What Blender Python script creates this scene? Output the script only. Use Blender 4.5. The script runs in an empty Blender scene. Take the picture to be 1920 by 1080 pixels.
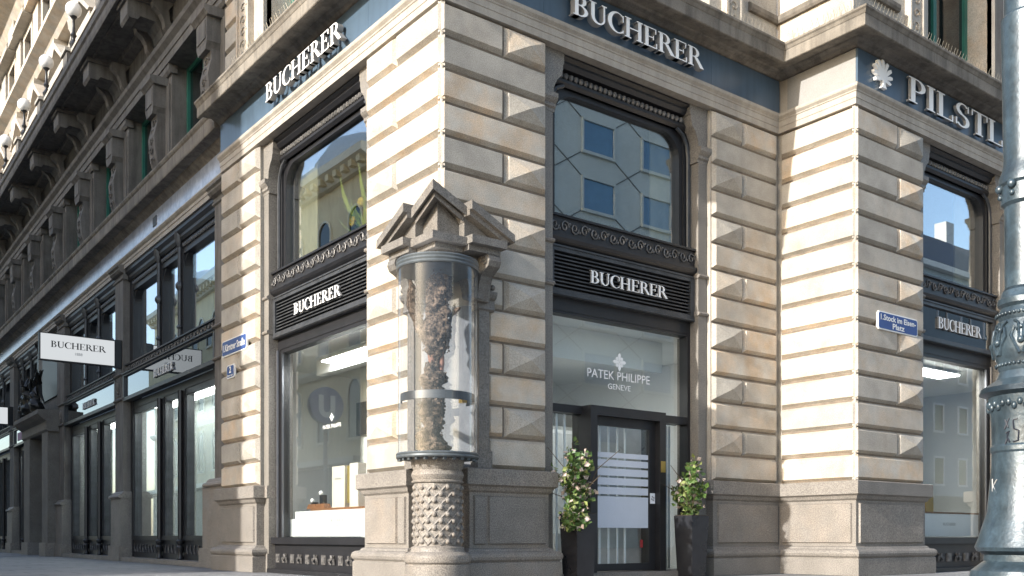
import bpy, bmesh, math, random
from mathutils import Vector, noise, Matrix
random.seed(7)
R_ = math.radians
sc = bpy.context.scene
COL = sc.collection

# ------------------------------------------------------------------ camera, sky, sun, exposure
F_PX, HOR, EYE = 1821.54, 1007.0, 0.57
ANG = R_(52.4548)                                   # angle between view axis and the right-hand facade
RT = Vector((math.sin(ANG), -math.cos(ANG))); FW = Vector((math.cos(ANG), math.sin(ANG)))
CAM = Vector((-6.337, -9.634))
cd = bpy.data.cameras.new('Camera'); cam = bpy.data.objects.new('Camera', cd); COL.objects.link(cam)
cd.sensor_width = 36; cd.lens = F_PX / 1920 * 36; cd.shift_y = (HOR - 540) / 1920
cd.clip_start = 0.1; cd.clip_end = 600
cam.location = (CAM.x, CAM.y, EYE)
cam.rotation_euler = (R_(90), 0, math.atan2(FW.y, FW.x) - R_(90))
sc.camera = cam

SUN_EL, SUN_AZ = R_(23), math.atan2(-0.055, -1.0)    # the sun stands towards -X, almost square to the left facade
SD = Vector((math.cos(SUN_EL) * math.cos(SUN_AZ), math.cos(SUN_EL) * math.sin(SUN_AZ), math.sin(SUN_EL)))
w = bpy.data.worlds.new('World'); sc.world = w; w.use_nodes = True
nt = w.node_tree
sky = nt.nodes.new('ShaderNodeTexSky'); sky.sky_type = 'NISHITA'; sky.sun_disc = False
sky.sun_elevation = SUN_EL; sky.sun_rotation = math.atan2(SD.x, SD.y)
sky.air_density = 1.0; sky.dust_density = 1.8; sky.ozone_density = 1.0
nt.links.new(sky.outputs[0], nt.nodes['Background'].inputs[0]); nt.nodes['Background'].inputs[1].default_value = 0.15
sl = bpy.data.lights.new('Sun', 'SUN'); sl.energy = 3.5; sl.angle = R_(0.53); sl.color = (1.0, 0.95, 0.88)
so = bpy.data.objects.new('Sun', sl); COL.objects.link(so); so.rotation_euler = SD.to_track_quat('Z', 'Y').to_euler()
vs = sc.view_settings; vs.view_transform = 'Standard'; vs.look = 'None'; vs.gamma = 1; vs.exposure = 1.3
sc.cycles.max_bounces = 8; sc.cycles.transparent_max_bounces = 16; sc.cycles.caustics_reflective = False
sc.cycles.caustics_refractive = False; sc.cycles.sample_clamp_indirect = 6

# ------------------------------------------------------------------ materials
MAT = {}
def nd(t, typ, **kw):
    n = t.nodes.new(typ)
    for k, v in kw.items():
        if k in n.inputs: n.inputs[k].default_value = v
        else: setattr(n, k, v)
    return n
def mat(name, base, rough=.7, metal=0, var=.12, scale=2.0, speck=0, sscale=90, bump=0, bscale=60, rnd=0, streak=0, spec=.5, coat=0, tint2=None):
    m = bpy.data.materials.new(name); m.use_nodes = True; t = m.node_tree
    b = t.nodes['Principled BSDF']; b.inputs['Roughness'].default_value = rough; b.inputs['Metallic'].default_value = metal
    b.inputs['Specular IOR Level'].default_value = spec; b.inputs['Coat Weight'].default_value = coat; b.inputs['Coat Roughness'].default_value = .08
    g = nd(t, 'ShaderNodeNewGeometry'); L = t.links.new
    def noisefac(sc_, det=4, vec=None):
        n = nd(t, 'ShaderNodeTexNoise', Scale=sc_, Detail=det, Roughness=.6); L(vec or g.outputs['Position'], n.inputs['Vector']); return n.outputs['Fac']
    def ramp(f, lo, hi, a=.3, c=.7):
        r = nd(t, 'ShaderNodeMapRange'); L(f, r.inputs[0]); r.inputs[1].default_value = a; r.inputs[2].default_value = c
        r.inputs[3].default_value = lo; r.inputs[4].default_value = hi; return r.outputs[0]
    val = ramp(noisefac(scale), 1 - var, 1 + var)
    def mul(a, b_):
        q = nd(t, 'ShaderNodeMath', operation='MULTIPLY'); L(a, q.inputs[0]); L(b_, q.inputs[1]); return q.outputs[0]
    if speck: val = mul(val, ramp(noisefac(sscale, 2), 1 - speck, 1 + speck, .35, .65))
    if streak:
        mp = nd(t, 'ShaderNodeMapping'); mp.inputs['Scale'].default_value = (7, 7, .7); L(g.outputs['Position'], mp.inputs['Vector'])
        val = mul(val, ramp(noisefac(1.0, 5, mp.outputs[0]), 1 - streak, 1.04, .38, .56))
    if rnd:
        oi = nd(t, 'ShaderNodeObjectInfo'); val = mul(val, ramp(oi.outputs['Random'], 1 - rnd, 1 + rnd, 0, 1))
    mx = nd(t, 'ShaderNodeMix', data_type='RGBA', blend_type='MULTIPLY'); mx.inputs[0].default_value = 1
    if tint2:
        m2 = nd(t, 'ShaderNodeMix', data_type='RGBA'); m2.inputs[6].default_value = (*base, 1); m2.inputs[7].default_value = (*tint2, 1)
        src = nd(t, 'ShaderNodeObjectInfo').outputs['Random'] if rnd else noisefac(scale * 1.7)
        fm = mul(ramp(noisefac(scale * 1.3), 0, 1, .35, .65), ramp(src, 0, 1.0, .25, .9)); L(fm, m2.inputs[0]); L(m2.outputs[2], mx.inputs[6])
    else: mx.inputs[6].default_value = (*base, 1)
    cc = nd(t, 'ShaderNodeCombineColor'); [L(val, cc.inputs[i]) for i in range(3)]; L(cc.outputs[0], mx.inputs[7])
    L(mx.outputs[2], b.inputs['Base Color'])
    if bump:
        bp = nd(t, 'ShaderNodeBump', Strength=bump, Distance=.01); L(noisefac(bscale, 5), bp.inputs['Height']); L(bp.outputs[0], b.inputs['Normal'])
    MAT[name] = m; return m
mat('stone', (.415, .385, .335), .78, var=.2, scale=2.2, speck=.24, sscale=85, bump=.35, bscale=70, rnd=.19, tint2=(.44, .34, .24))
mat('trim_stone', (.36, .33, .285), .78, var=.14, scale=2.0, speck=.12, sscale=100, bump=.25, streak=.1, tint2=(.30, .26, .215))
mat('cornice_stone', (.20, .18, .15), .8, var=.25, scale=1.6, speck=.15, sscale=90, bump=.3, streak=.35, tint2=(.11, .09, .07))
mat('granite', (.19, .174, .155), .6, var=.14, scale=2.5, speck=.42, sscale=75, bump=.15, rnd=.05, tint2=(.205, .175, .145))
mat('shrine_granite', (.15, .142, .13), .6, var=.14, scale=2.5, speck=.4, sscale=75, bump=.15, streak=.15, tint2=(.15, .125, .10))
mat('jamb_granite', (.185, .17, .15), .5, var=.12, speck=.45, sscale=85, bump=.1)
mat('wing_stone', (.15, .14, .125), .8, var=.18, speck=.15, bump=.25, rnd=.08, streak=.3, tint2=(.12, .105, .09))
mat('dark_stone', (.15, .135, .115), .75, var=.2, speck=.3, bump=.2)
mat('iron', (.011, .011, .013), .42, .0, var=.3, scale=5, bump=.08, bscale=150, spec=.6)
mat('iron_grey', (.05, .053, .058), .4, .2, var=.35, scale=6, bump=.1, spec=.6)
mat('carved_iron', (.13, .125, .12), .45, .3, var=.5, scale=14, bump=.3, bscale=120)
mat('steel_post', (.13, .135, .15), .3, .6, var=.1)
mat('grey_panel', (.24, .235, .225), .7, var=.1, scale=1.2, speck=.1)
mat('blue_panel', (.065, .10, .14), .30, .0, var=.12, scale=1.1, spec=.6, rnd=.06, streak=.12)
mat('letter_face', (.88, .88, .87), .45, var=.03)
mat('letter_side', (.33, .33, .33), .4, .3, var=.05)
mat('lamp_paint', (.031, .049, .063), .36, .2, var=.4, scale=9, speck=.15, sscale=60, bump=.22, bscale=45, spec=.6, coat=.15)
mat('balcony_iron', (.02, .02, .02), .4, .2, var=.2)
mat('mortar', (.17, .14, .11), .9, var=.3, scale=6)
mat('marble', (.40, .44, .52), .16, var=.22, scale=1.1, speck=.1, sscale=9, spec=.6, tint2=(.26, .30, .40))
mat('enamel_blue', (.035, .075, .24), .2, var=.08, coat=.4)
mat('enamel_white', (.8, .8, .78), .25, var=.03)
mat('sign_white', (.80, .82, .85), .35, var=.02)
mat('sign_black', (.015, .015, .017), .4, var=.1)
mat('interior_white', (.74, .75, .74), .7, var=.03)
mat('interior_grey', (.55, .57, .56), .7, var=.05)
mat('interior_dark', (.05, .05, .05), .8, var=.2)
mat('interior_green', (.52, .57, .55), .7, var=.05, scale=.6)
mat('curtain', (.62, .57, .43), .9, var=.12, scale=6)
mat('grey_curtain', (.50, .49, .47), .9, var=.1, scale=6)
mat('display_white', (.82, .83, .84), .4, var=.02)
mat('display_wood', (.20, .09, .04), .35, var=.25, scale=8)
mat('display_cream', (.64, .60, .53), .45, var=.04)
mat('display_gold', (.35, .27, .08), .35, .4, var=.1)
mat('display_black', (.02, .02, .022), .3, var=.1)
mat('brass', (.55, .38, .12), .3, .8, var=.1)
mat('frost', (.60, .63, .69), .6, var=.04, speck=.12, sscale=160)
mat('red_sticker', (.35, .03, .03), .4, var=.1)
mat('pot_black', (.024, .024, .027), .22, var=.25, scale=3, spec=.6)
mat('soil', (.04, .028, .02), .9, var=.3, scale=20)
mat('leaf', (.075, .14, .03), .45, var=.35, scale=12, rnd=.15, tint2=(.14, .20, .05))
mat('leaf_pale', (.26, .30, .10), .5, var=.3, scale=12)
mat('blossom', (.52, .42, .36), .6, var=.25, scale=20)
mat('stem', (.10, .07, .04), .8, var=.3)
mat('flower_leaf', (.34, .42, .05), .5, var=.25, scale=10)
mat('flower_yellow', (.75, .50, .03), .5, var=.2)
mat('vase_teal', (.10, .36, .42), .2, var=.1)
mat('shutter_green', (.022, .135, .10), .45, var=.2)
mat('dark_glass', (.008, .012, .012), .06, var=.1, spec=.8)
mat('trunk', (.085, .062, .045), .85, var=.6, scale=11, speck=.75, sscale=30, bump=1.0, bscale=45, spec=.2, tint2=(.045, .032, .025))
mat('trunk_red', (.16, .075, .05), .7, var=.3, scale=9, bump=.5)
mat('zinc', (.085, .098, .105), .45, .3, var=.15, scale=10, bump=.15)
mat('niche', (.20, .20, .205), .8, var=.15, speck=.3)
mat('bronze', (.02, .019, .017), .4, .5, var=.4, bump=.3)
mat('paving', (.19, .19, .192), .75, var=.12, scale=.9, speck=.1, sscale=60, bump=.2)
mat('stucco_yellow', (.72, .61, .40), .85, var=.1, scale=.6, streak=.1)
mat('stucco_cream', (.72, .66, .52), .85, var=.1, scale=.6)
mat('roof_white', (.56, .57, .56), .6, var=.06, scale=.4)
mat('roof_slate', (.10, .105, .12), .6, var=.1)
mat('hall_stone', (.52, .57, .56), .6, var=.07, scale=.35, speck=.05, sscale=6)
mat('groove', (.13, .14, .14), .8, var=.1)
mat('sky_tinted_glass', (.10, .22, .36), .25, var=.1, spec=.8)  # blue base colour stands in for the sky these panes mirror
mat('stucco_blue', (.36, .43, .48), .85, var=.06, scale=.5)
mat('shop_dark', (.06, .055, .05), .5, var=.3, scale=.8)
mat('sign_purple', (.16, .02, .17), .5, var=.1)
mat('graffiti_black', (.015, .018, .03), .6, var=.2)
mat('globe', (.82, .82, .80), .25, var=.02, spec=.6)
mat('spike', (.26, .24, .2), .4, .6, var=.1)
def glass(name, k=2.5, base=.06, tint=(1, 1, 1), rough=0.0, haze=0.0):
    m = bpy.data.materials.new(name); m.use_nodes = True; t = m.node_tree; t.nodes.clear(); L = t.links.new
    o = nd(t, 'ShaderNodeOutputMaterial'); tr = nd(t, 'ShaderNodeBsdfTransparent', Color=(*tint, 1)); gl = nd(t, 'ShaderNodeBsdfGlossy', Roughness=rough)
    gl.inputs['Color'].default_value = (.95, .98, 1, 1)
    fr = nd(t, 'ShaderNodeFresnel', IOR=1.5); bf = nd(t, 'ShaderNodeNewGeometry'); ior = nd(t, 'ShaderNodeMapRange'); L(bf.outputs['Backfacing'], ior.inputs[0])
    ior.inputs[3].default_value = 1.5; ior.inputs[4].default_value = 1 / 1.5; L(ior.outputs[0], fr.inputs['IOR'])
    bp = nd(t, 'ShaderNodeBump', Strength=.03, Distance=.01); nz = nd(t, 'ShaderNodeTexNoise', Scale=1.1, Detail=0.0); L(bf.outputs['Position'], nz.inputs['Vector']); L(nz.outputs['Fac'], bp.inputs['Height']); L(bp.outputs[0], gl.inputs['Normal'])
    mu = nd(t, 'ShaderNodeMath', operation='MULTIPLY_ADD', use_clamp=True); mu.inputs[1].default_value = k; mu.inputs[2].default_value = base
    mx = nd(t, 'ShaderNodeMixShader'); L(fr.outputs[0], mu.inputs[0]); L(mu.outputs[0], mx.inputs[0]); L(tr.outputs[0], mx.inputs[1]); L(gl.outputs[0], mx.inputs[2]); L(mx.outputs[0], o.inputs[0])
    if haze:
        df = nd(t, 'ShaderNodeBsdfDiffuse', Color=(.8, .83, .86, 1)); m3 = nd(t, 'ShaderNodeMixShader'); m3.inputs[0].default_value = haze; L(mx.outputs[0], m3.inputs[1]); L(df.outputs[0], m3.inputs[2]); L(m3.outputs[0], o.inputs[0])
    MAT[name] = m; return m
glass('pane_upper', 2.2, .15, (.85, .88, .86))
glass('pane_shop', 1.3, .015, (.965, .985, .98))
glass('pane_wing', 2.2, .05, (.93, .97, .96))
glass('pane_panel', 1.5, .05, (.3, .33, .35))
glass('pane_cyl', .9, .0, (.93, .95, .97), .0, .012)
glass('frost_glass', 1.0, .0, (.7, .72, .75), .3)
def emis(name, col, st):
    m = bpy.data.materials.new(name); m.use_nodes = True; t = m.node_tree; t.nodes.clear()
    o = nd(t, 'ShaderNodeOutputMaterial'); e = nd(t, 'ShaderNodeEmission', Color=(*col, 1), Strength=st); t.links.new(e.outputs[0], o.inputs[0]); MAT[name] = m
emis('ceiling_light', (1, .98, .95), 20)
emis('fill_strip', (1, .98, .95), 1.0)  # emission of the added fill strip above the shop door
emis('room_light', (1, .98, .95), 4)
emis('wing_light', (1, .98, .95), 13)
emis('sign_lit', (.93, .97, 1), .30)
# paving joints
_t = MAT['paving'].node_tree; _b = _t.nodes['Principled BSDF']; _br = nd(_t, 'ShaderNodeTexBrick', Scale=1.0)
_br.inputs['Mortar Size'].default_value = .02; _br.inputs['Brick Width'].default_value = 1.2; _br.inputs['Row Height'].default_value = .6
_br.inputs['Color1'].default_value = (1, 1, 1, 1); _br.inputs['Color2'].default_value = (.82, .83, .86, 1); _br.inputs['Mortar'].default_value = (.45, .45, .47, 1)
_g = nd(_t, 'ShaderNodeNewGeometry'); _t.links.new(_g.outputs['Position'], _br.inputs['Vector'])
_old = _b.inputs['Base Color'].links[0].from_socket; _mm = nd(_t, 'ShaderNodeMix', data_type='RGBA', blend_type='MULTIPLY'); _mm.inputs[0].default_value = 1
_t.links.new(_old, _mm.inputs[6]); _t.links.new(_br.outputs[0], _mm.inputs[7]); _t.links.new(_mm.outputs[2], _b.inputs['Base Color'])

# ------------------------------------------------------------------ frames and mesh helpers
class Frame:
    """u runs along a facade, d into the building, z up."""
    def __init__(s, name, O, T, N):
        s.name = name; s.O = Vector((*O, 0)); s.T = Vector((*T, 0)); s.N = Vector((*N, 0))
    def pt(s, u, d, z): return s.O + s.T * u + s.N * d + Vector((0, 0, z))
XC, YS = 6.4, -1.377                               # the projecting block: inner corner and its front plane
FR = Frame('R', (0, 0), (1, 0), (0, 1)); FL = Frame('L', (0, 0), (0, 1), (1, 0))
FS = Frame('S', (XC, 0), (0, 1), (1, 0)); FB = Frame('B', (0, YS), (1, 0), (0, 1))
_wa = R_(1.3076)
FWG = Frame('W', (0, 7.02), (math.sin(_wa), math.cos(_wa)), (math.cos(_wa), -math.sin(_wa)))
F0 = FR
WLOC = {}
def wl(o): return WLOC.get(o.name, Vector((0, 0, 0)))
class MB:
    def __init__(s): s.v = []; s.f = []; s.mi = []
    def add(s, vs, fs, m=0):
        n = len(s.v); s.v += vs; s.f += [tuple(i + n for i in f) for f in fs]; s.mi += [m] * len(fs); return s
    def box(s, u0, u1, d0, d1, z0, z1, m=0):
        return s.add([(u0, d0, z0), (u1, d0, z0), (u1, d1, z0), (u0, d1, z0), (u0, d0, z1), (u1, d0, z1), (u1, d1, z1), (u0, d1, z1)],
                     [(0, 1, 5, 4), (1, 2, 6, 5), (2, 3, 7, 6), (3, 0, 4, 7), (4, 5, 6, 7), (3, 2, 1, 0)], m)
    def taper(s, c, z0, z1, a0, a1, b0=None, b1=None, m=0):
        """frustum about (u,d)=c, half sizes a (u) and b (d) at bottom 0 and top 1"""
        b0 = a0 if b0 is None else b0; b1 = a1 if b1 is None else b1; u, d = c
        return s.add([(u - a0, d - b0, z0), (u + a0, d - b0, z0), (u + a0, d + b0, z0), (u - a0, d + b0, z0), (u - a1, d - b1, z1), (u + a1, d - b1, z1), (u + a1, d + b1, z1), (u - a1, d + b1, z1)],
                     [(0, 1, 5, 4), (1, 2, 6, 5), (2, 3, 7, 6), (3, 0, 4, 7), (4, 5, 6, 7), (3, 2, 1, 0)], m)
    def polyz(s, poly, d0, d1, m=0):               # polygon in (u,z), extruded along d
        n = len(poly)
        return s.add([(u, d0, z) for u, z in poly] + [(u, d1, z) for u, z in poly],
                     [tuple(range(n)), tuple(range(2 * n - 1, n - 1, -1))] + [(i, i + n, (i + 1) % n + n, (i + 1) % n) for i in range(n)], m)
    def polyu(s, poly, u0, u1, m=0):               # polygon in (d,z), extruded along u
        n = len(poly)
        return s.add([(u0, d, z) for d, z in poly] + [(u1, d, z) for d, z in poly],
                     [tuple(range(n)), tuple(range(2 * n - 1, n - 1, -1))] + [(i, i + n, (i + 1) % n + n, (i + 1) % n) for i in range(n)], m)
    def polyp(s, poly, z0, z1, m=0):               # plan polygon (u,d), extruded along z
        n = len(poly)
        return s.add([(u, d, z0) for u, d in poly] + [(u, d, z1) for u, d in poly],
                     [tuple(range(n)), tuple(range(2 * n - 1, n - 1, -1))] + [(i, i + n, (i + 1) % n + n, (i + 1) % n) for i in range(n)], m)
    def lathe(s, prof, c, seg=24, a0=0, a1=2 * math.pi, m=0):
        full = abs(a1 - a0 - 2 * math.pi) < 1e-6; k = seg if full else seg + 1; n = len(prof); vs = []; fs = []
        for i in range(k):
            a = a0 + (a1 - a0) * i / seg
            vs += [(c[0] + r * math.cos(a), c[1] + r * math.sin(a), z) for r, z in prof]
        for i in range(seg):
            j = (i + 1) % k
            for q in range(n - 1): fs.append((i * n + q, j * n + q, j * n + q + 1, i * n + q + 1))
        if full and prof[0][0] > 1e-4: fs.append(tuple(i * n for i in range(k))[::-1])
        if full and prof[-1][0] > 1e-4: fs.append(tuple(i * n + n - 1 for i in range(k)))
        return s.add(vs, fs, m)
    def tube(s, pts, r, seg=5, m=0):
        P = [Vector(p) for p in pts]; vs = []; n = len(P); rr = r if isinstance(r, (list, tuple)) else [r] * n
        for i, p in enumerate(P):
            t = (P[min(i + 1, n - 1)] - P[max(i - 1, 0)]).normalized()
            a = t.orthogonal() if i == 0 else (a - t * a.dot(t))
            a = a.normalized(); b = t.cross(a)
            vs += [tuple(p + (a * math.cos(2 * math.pi * q / seg) + b * math.sin(2 * math.pi * q / seg)) * rr[i]) for q in range(seg)]
        fs = [(i * seg + q, i * seg + (q + 1) % seg, (i + 1) * seg + (q + 1) % seg, (i + 1) * seg + q) for i in range(n - 1) for q in range(seg)]
        fs += [tuple(range(seg))[::-1], tuple((n - 1) * seg + q for q in range(seg))]
        return s.add(vs, fs, m)
    def ball(s, c, r, seg=8, rings=5, m=0, sq=(1, 1, 1)):
        vs = [(c[0], c[1], c[2] + r * sq[2])]; fs = []
        for i in range(1, rings):
            a = math.pi * i / rings
            vs += [(c[0] + r * sq[0] * math.sin(a) * math.cos(2 * math.pi * q / seg), c[1] + r * sq[1] * math.sin(a) * math.sin(2 * math.pi * q / seg), c[2] + r * sq[2] * math.cos(a)) for q in range(seg)]
        vs.append((c[0], c[1], c[2] - r * sq[2])); e = len(vs) - 1
        for q in range(seg):
            fs.append((0, 1 + q, 1 + (q + 1) % seg)); fs.append((e, e - seg + (q + 1) % seg, e - seg + q))
            for i in range(rings - 2): a = 1 + i * seg; fs.append((a + q, a + seg + q, a + seg + (q + 1) % seg, a + (q + 1) % seg))
        return s.add(vs, fs, m)
    def mesh(s, name, fr, org, mats, smooth=None):
        o = fr.pt(*org); me = bpy.data.meshes.new(name)
        me.from_pydata([tuple(fr.pt(*p) - o) for p in s.v], [], s.f)
        for m in mats: me.materials.append(MAT[m])
        if len(mats) > 1: me.polygons.foreach_set('material_index', s.mi)
        bm = bmesh.new(); bm.from_mesh(me); bmesh.ops.recalc_face_normals(bm, faces=bm.faces); bm.to_mesh(me); bm.free()
        if smooth is not None:
            me.polygons.foreach_set('use_smooth', [True] * len(me.polygons)); me.set_sharp_from_angle(angle=R_(smooth))
        me.update(); return me
    def build(s, name, mats, parent=None, fr=F0, org=None, smooth=None, kind=None):
        if isinstance(mats, str): mats = [mats]
        if org is None: org = s.v[0]
        return link(name, s.mesh(name, fr, org, mats, smooth), fr.pt(*org), parent, kind)
def link(name, me, loc, parent=None, kind=None):
    o = bpy.data.objects.new(name, me); COL.objects.link(o); WLOC[o.name] = Vector(loc)
    if parent is not None: o.parent = parent; o.location = Vector(loc) - wl(parent)
    else: o.location = loc
    if kind: o['kind'] = kind
    return o
def thing(name, label, cat, loc=(0, 0, 0), group=None):
    o = bpy.data.objects.new(name, None); COL.objects.link(o); o.location = loc; WLOC[o.name] = Vector(loc); o.empty_display_size = .1
    return tag(o, label, cat, group)
def tag(o, label, cat, group=None):
    o['label'] = label; o['category'] = cat
    if group: o['group'] = group
    return o
def sweep(path, prof, name, mats, parent, closed_prof=True, fr=F0, kind=None):
    """sweep a closed (out,z) profile along a plan path in frame coords; outward is the right hand of travel (frame u,d)"""
    P = [Vector(p) for p in path]; n = len(P); k = len(prof); mb = MB(); vs = []; off = []
    for i in range(n):
        ns = []
        for a, b in ((i - 1, i), (i, i + 1)):
            if 0 <= a and b < n:
                t = (P[b] - P[a]).normalized(); ns.append(Vector((t.y, -t.x)))
        off.append(ns[0] if len(ns) == 1 else (ns[0] + ns[1]) / (1 + ns[0].dot(ns[1])))
    for i in range(n): vs += [(P[i].x + off[i].x * o, P[i].y + off[i].y * o, z) for o, z in prof]
    fs = [(i * k + q, i * k + (q + 1) % k, (i + 1) * k + (q + 1) % k, (i + 1) * k + q) for i in range(n - 1) for q in range(k)]
    fs += [tuple(range(k)), tuple((n - 1) * k + q for q in range(k - 1, -1, -1))]
    return mb.add(vs, fs).build(name, mats, parent, fr, kind=kind)

# ------------------------------------------------------------------ lettering
def rect(a, b, c, d): return [(a, c), (b, c), (b, d), (a, d)]
def ring(cx, cy, rx, ry, ix, iy, jx, jy, a0, a1, n=14):
    A = [R_(a0 + (a1 - a0) * i / n) for i in range(n + 1)]
    return [(cx + rx * math.cos(a), cy + ry * math.sin(a)) for a in A] + [(ix + jx * math.cos(a), iy + jy * math.sin(a)) for a in A[::-1]]
def stemg(x, w=.15, y0=0, y1=1, bot=True, top=True):
    r = [rect(x, x + w, y0, y1)]
    if bot: r.append(rect(x - .07, x + w + .07, y0, y0 + .05))
    if top: r.append(rect(x - .07, x + w + .07, y1 - .05, y1))
    return r
GL = {
 'B': (stemg(.07) + [ring(.28, .75, .26, .25, .27, .75, .13, .20, -90, 90), ring(.28, .27, .33, .27, .27, .27, .19, .22, -90, 90), rect(.2, .30, .95, 1), rect(.2, .30, .49, .55), rect(.2, .30, 0, .05)], .68),
 'U': (stemg(.07, .15, .3, 1, False) + stemg(.59, .075, .3, 1, False) + [ring(.37, .31, .295, .33, .405, .31, .185, .25, 180, 360)], .78),
 'C': ([ring(.42, .5, .41, .52, .46, .5, .28, .465, 48, 312, 22), rect(.66, .71, .62, .93), rect(.66, .70, .07, .22)], .76),
 'H': (stemg(.07) + stemg(.60) + [rect(.2, .62, .47, .53)], .87),
 'E': (stemg(.07) + [rect(.2, .58, .95, 1), rect(.53, .58, .74, 1), rect(.2, .45, .485, .535), rect(.42, .46, .40, .62), rect(.2, .61, 0, .05), rect(.56, .61, 0, .27)], .68),
 'R': (stemg(.07) + [ring(.28, .74, .28, .26, .27, .74, .15, .21, -90, 90), rect(.2, .30, .95, 1), rect(.2, .32, .48, .53), [(.30, .49), (.47, .50), (.80, .0), (.60, 0)]], .78),
 'P': (stemg(.07) + [ring(.28, .73, .30, .27, .27, .73, .16, .22, -90, 90), rect(.2, .30, .95, 1), rect(.2, .30, .46, .51)], .64),
 'I': (stemg(.07), .36),
 'L': (stemg(.07) + [rect(.2, .60, 0, .05), rect(.55, .60, 0, .28)], .66),
 'S': ([ring(.31, .75, .25, .27, .33, .75, .14, .21, 35, 262), ring(.31, .26, .27, .28, .29, .26, .15, .21, -148, 88), [(.20, .60), (.30, .48), (.44, .50), (.30, .56), (.22, .68)], rect(.50, .55, .70, .98), rect(.04, .09, .03, .32)], .64),
 'T': (stemg(.27, .15, 0, 1, True, False) + [rect(.02, .67, .95, 1), rect(.02, .07, .74, 1), rect(.62, .67, .74, 1)], .71),
}
def serif_text(txt, fr, u, d, z, h, width, depth, parent, flip, mats=('letter_face', 'letter_side'), standoff=0.0):
    """each letter is a part; u is where the first letter starts, d is the wall plane; flip: text runs towards -u"""
    tot = sum(GL[c][1] for c in txt); k = width / tot; x = 0; sg = -1 if flip else 1
    for c in txt:
        mb = MB(); polys, adv = GL[c]
        for i, p in enumerate(polys):
            q = [(u + sg * (x + a) * k, z + b * h) for a, b in p]; n = len(q); df = d - standoff - depth - i * .0007; db = d - standoff
            mb.add([(a, df, b) for a, b in q], [tuple(range(n))], 0)
            mb.add([(a, df, b) for a, b in q] + [(a, db, b) for a, b in q], [(j, (j + 1) % n, (j + 1) % n + n, j + n) for j in range(n)], 1)
        mb.build('letter', list(mats), parent, fr)
        x += adv
def font_text(txt, fr, u, d, z, h, parent, mt, flip, width=None, bold=0.0, name='lettering', ext=.003, center=True):
    cu = bpy.data.curves.new('t', 'FONT'); cu.body = txt; cu.size = 1; cu.extrude = 0; cu.offset = bold; cu.resolution_u = 3
    ob = bpy.data.objects.new('t', cu); COL.objects.link(ob)
    me = bpy.data.meshes.new_from_object(ob.evaluated_get(bpy.context.evaluated_depsgraph_get()))
    xs = [v.co.x for v in me.vertices]; ys = [v.co.y for v in me.vertices]
    x0, x1, y0 = min(xs), max(xs), min(ys); ky = h / .72; kx = ky if width is None else width / (x1 - x0); sg = -1 if flip else 1
    sh = (x0 + x1) / 2 if center else x0
    mb = MB(); mb.v = [(u + sg * (v.co.x - sh) * kx, d, z + v.co.y * ky) for v in me.vertices]; mb.f = [tuple(p.vertices) for p in me.polygons]; mb.mi = [0] * len(mb.f)
    bpy.data.objects.remove(ob); bpy.data.curves.remove(cu); bpy.data.meshes.remove(me)
    n = len(mb.v); fr_f = list(mb.f)
    return mb.build(name, mt, parent, fr)

# ------------------------------------------------------------------ ground
g = MB(); g.box(-150, 150, -150, 150, -.5, -.004)
g.build('pavement', 'paving', None, F0, kind='structure')

# ------------------------------------------------------------------ the corner palace: rusticated piers, bases, frieze, cornice
palace = thing('palace_building', 'ornate stone corner palace with rusticated piers, blue frieze and long balcony wing', 'building')
Z0B, Z1B, NC = 1.41, 6.96, 14
CH = (Z1B - Z0B) / NC
BLK = {}
def block(fr, u0, u1, z0, z1, parent, diamond=False, mt='stone', dep=.07, c=.044, d0=0.0, apex=.078):
    g_ = .010; wv, hv = u1 - u0 - 2 * g_, z1 - z0 - 2 * g_
    key = (fr.name, round(wv, 3), round(hv, 3), diamond, mt, dep)
    if key not in BLK:
        mb = MB(); c2 = min(c, wv * .3, hv * .3)
        vs = [(0, dep, 0), (wv, dep, 0), (wv, dep, hv), (0, dep, hv), (c2, 0, c2), (wv - c2, 0, c2), (wv - c2, 0, hv - c2), (c2, 0, hv - c2)]
        fs = [(0, 1, 5, 4), (1, 2, 6, 5), (2, 3, 7, 6), (3, 0, 4, 7), (3, 2, 1, 0)]
        if diamond:
            vs.append((wv / 2, -apex if fr is not FL else -apex * .55, hv / 2)); fs += [(4, 5, 8), (5, 6, 8), (6, 7, 8), (7, 4, 8)]
        else: fs.append((4, 5, 6, 7))
        BLK[key] = mb.add(vs, fs).mesh('stone_block', fr, (0, 0, 0), [mt])
    return link('stone_block', BLK[key], fr.pt(u0 + g_, d0, z0 + g_), parent)

core = MB().polyp([(.07, .07), (1.64, .07), (1.64, .6), (.6, .6), (.6, 1.81), (.07, 1.81)], 3.98, Z1B)
corner_pier = core.build('pier', 'stone', palace)
MB().polyp([(.53, .07), (1.638, .07), (1.638, .6), (.6, .6), (.6, 1.808), (.07, 1.808), (.07, .53)], 1.4, 3.98).build('niche_wall', 'niche', palace)
MB().polyp([(.46, .07), (1.636, .07), (1.636, .6), (.62, .62), (.6, 1.806), (.07, 1.806), (.07, .76), (.5, .76), (.5, .5), (.46, .5)], 0, 1.4).build('pier_core', 'granite', palace)
right_pier = MB().polyp([(4.86, .6), (4.86, .07), (XC + .07, .07), (XC + .07, YS + .07), (8.28, YS + .07), (8.28, YS + .6), (XC + .6, YS + .6), (XC + .6, .6)], 0, Z1B).build('pier', 'stone', palace)
left_pier = MB().polyp([(.07, 5.45), (.07, 7.0), (.6, 7.0), (.6, 5.45)], 0, Z1B).build('pier', 'stone', palace)
MB().lathe([(.022, 4.0), (.022, Z1B)], (.05, .05), 8).build('corner_bead', 'stone', corner_pier, smooth=40)
MB().lathe([(.022, Z0B), (.022, Z1B)], (XC + .05, YS + .05), 8).build('corner_bead', 'stone', right_pier, smooth=40)
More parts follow.
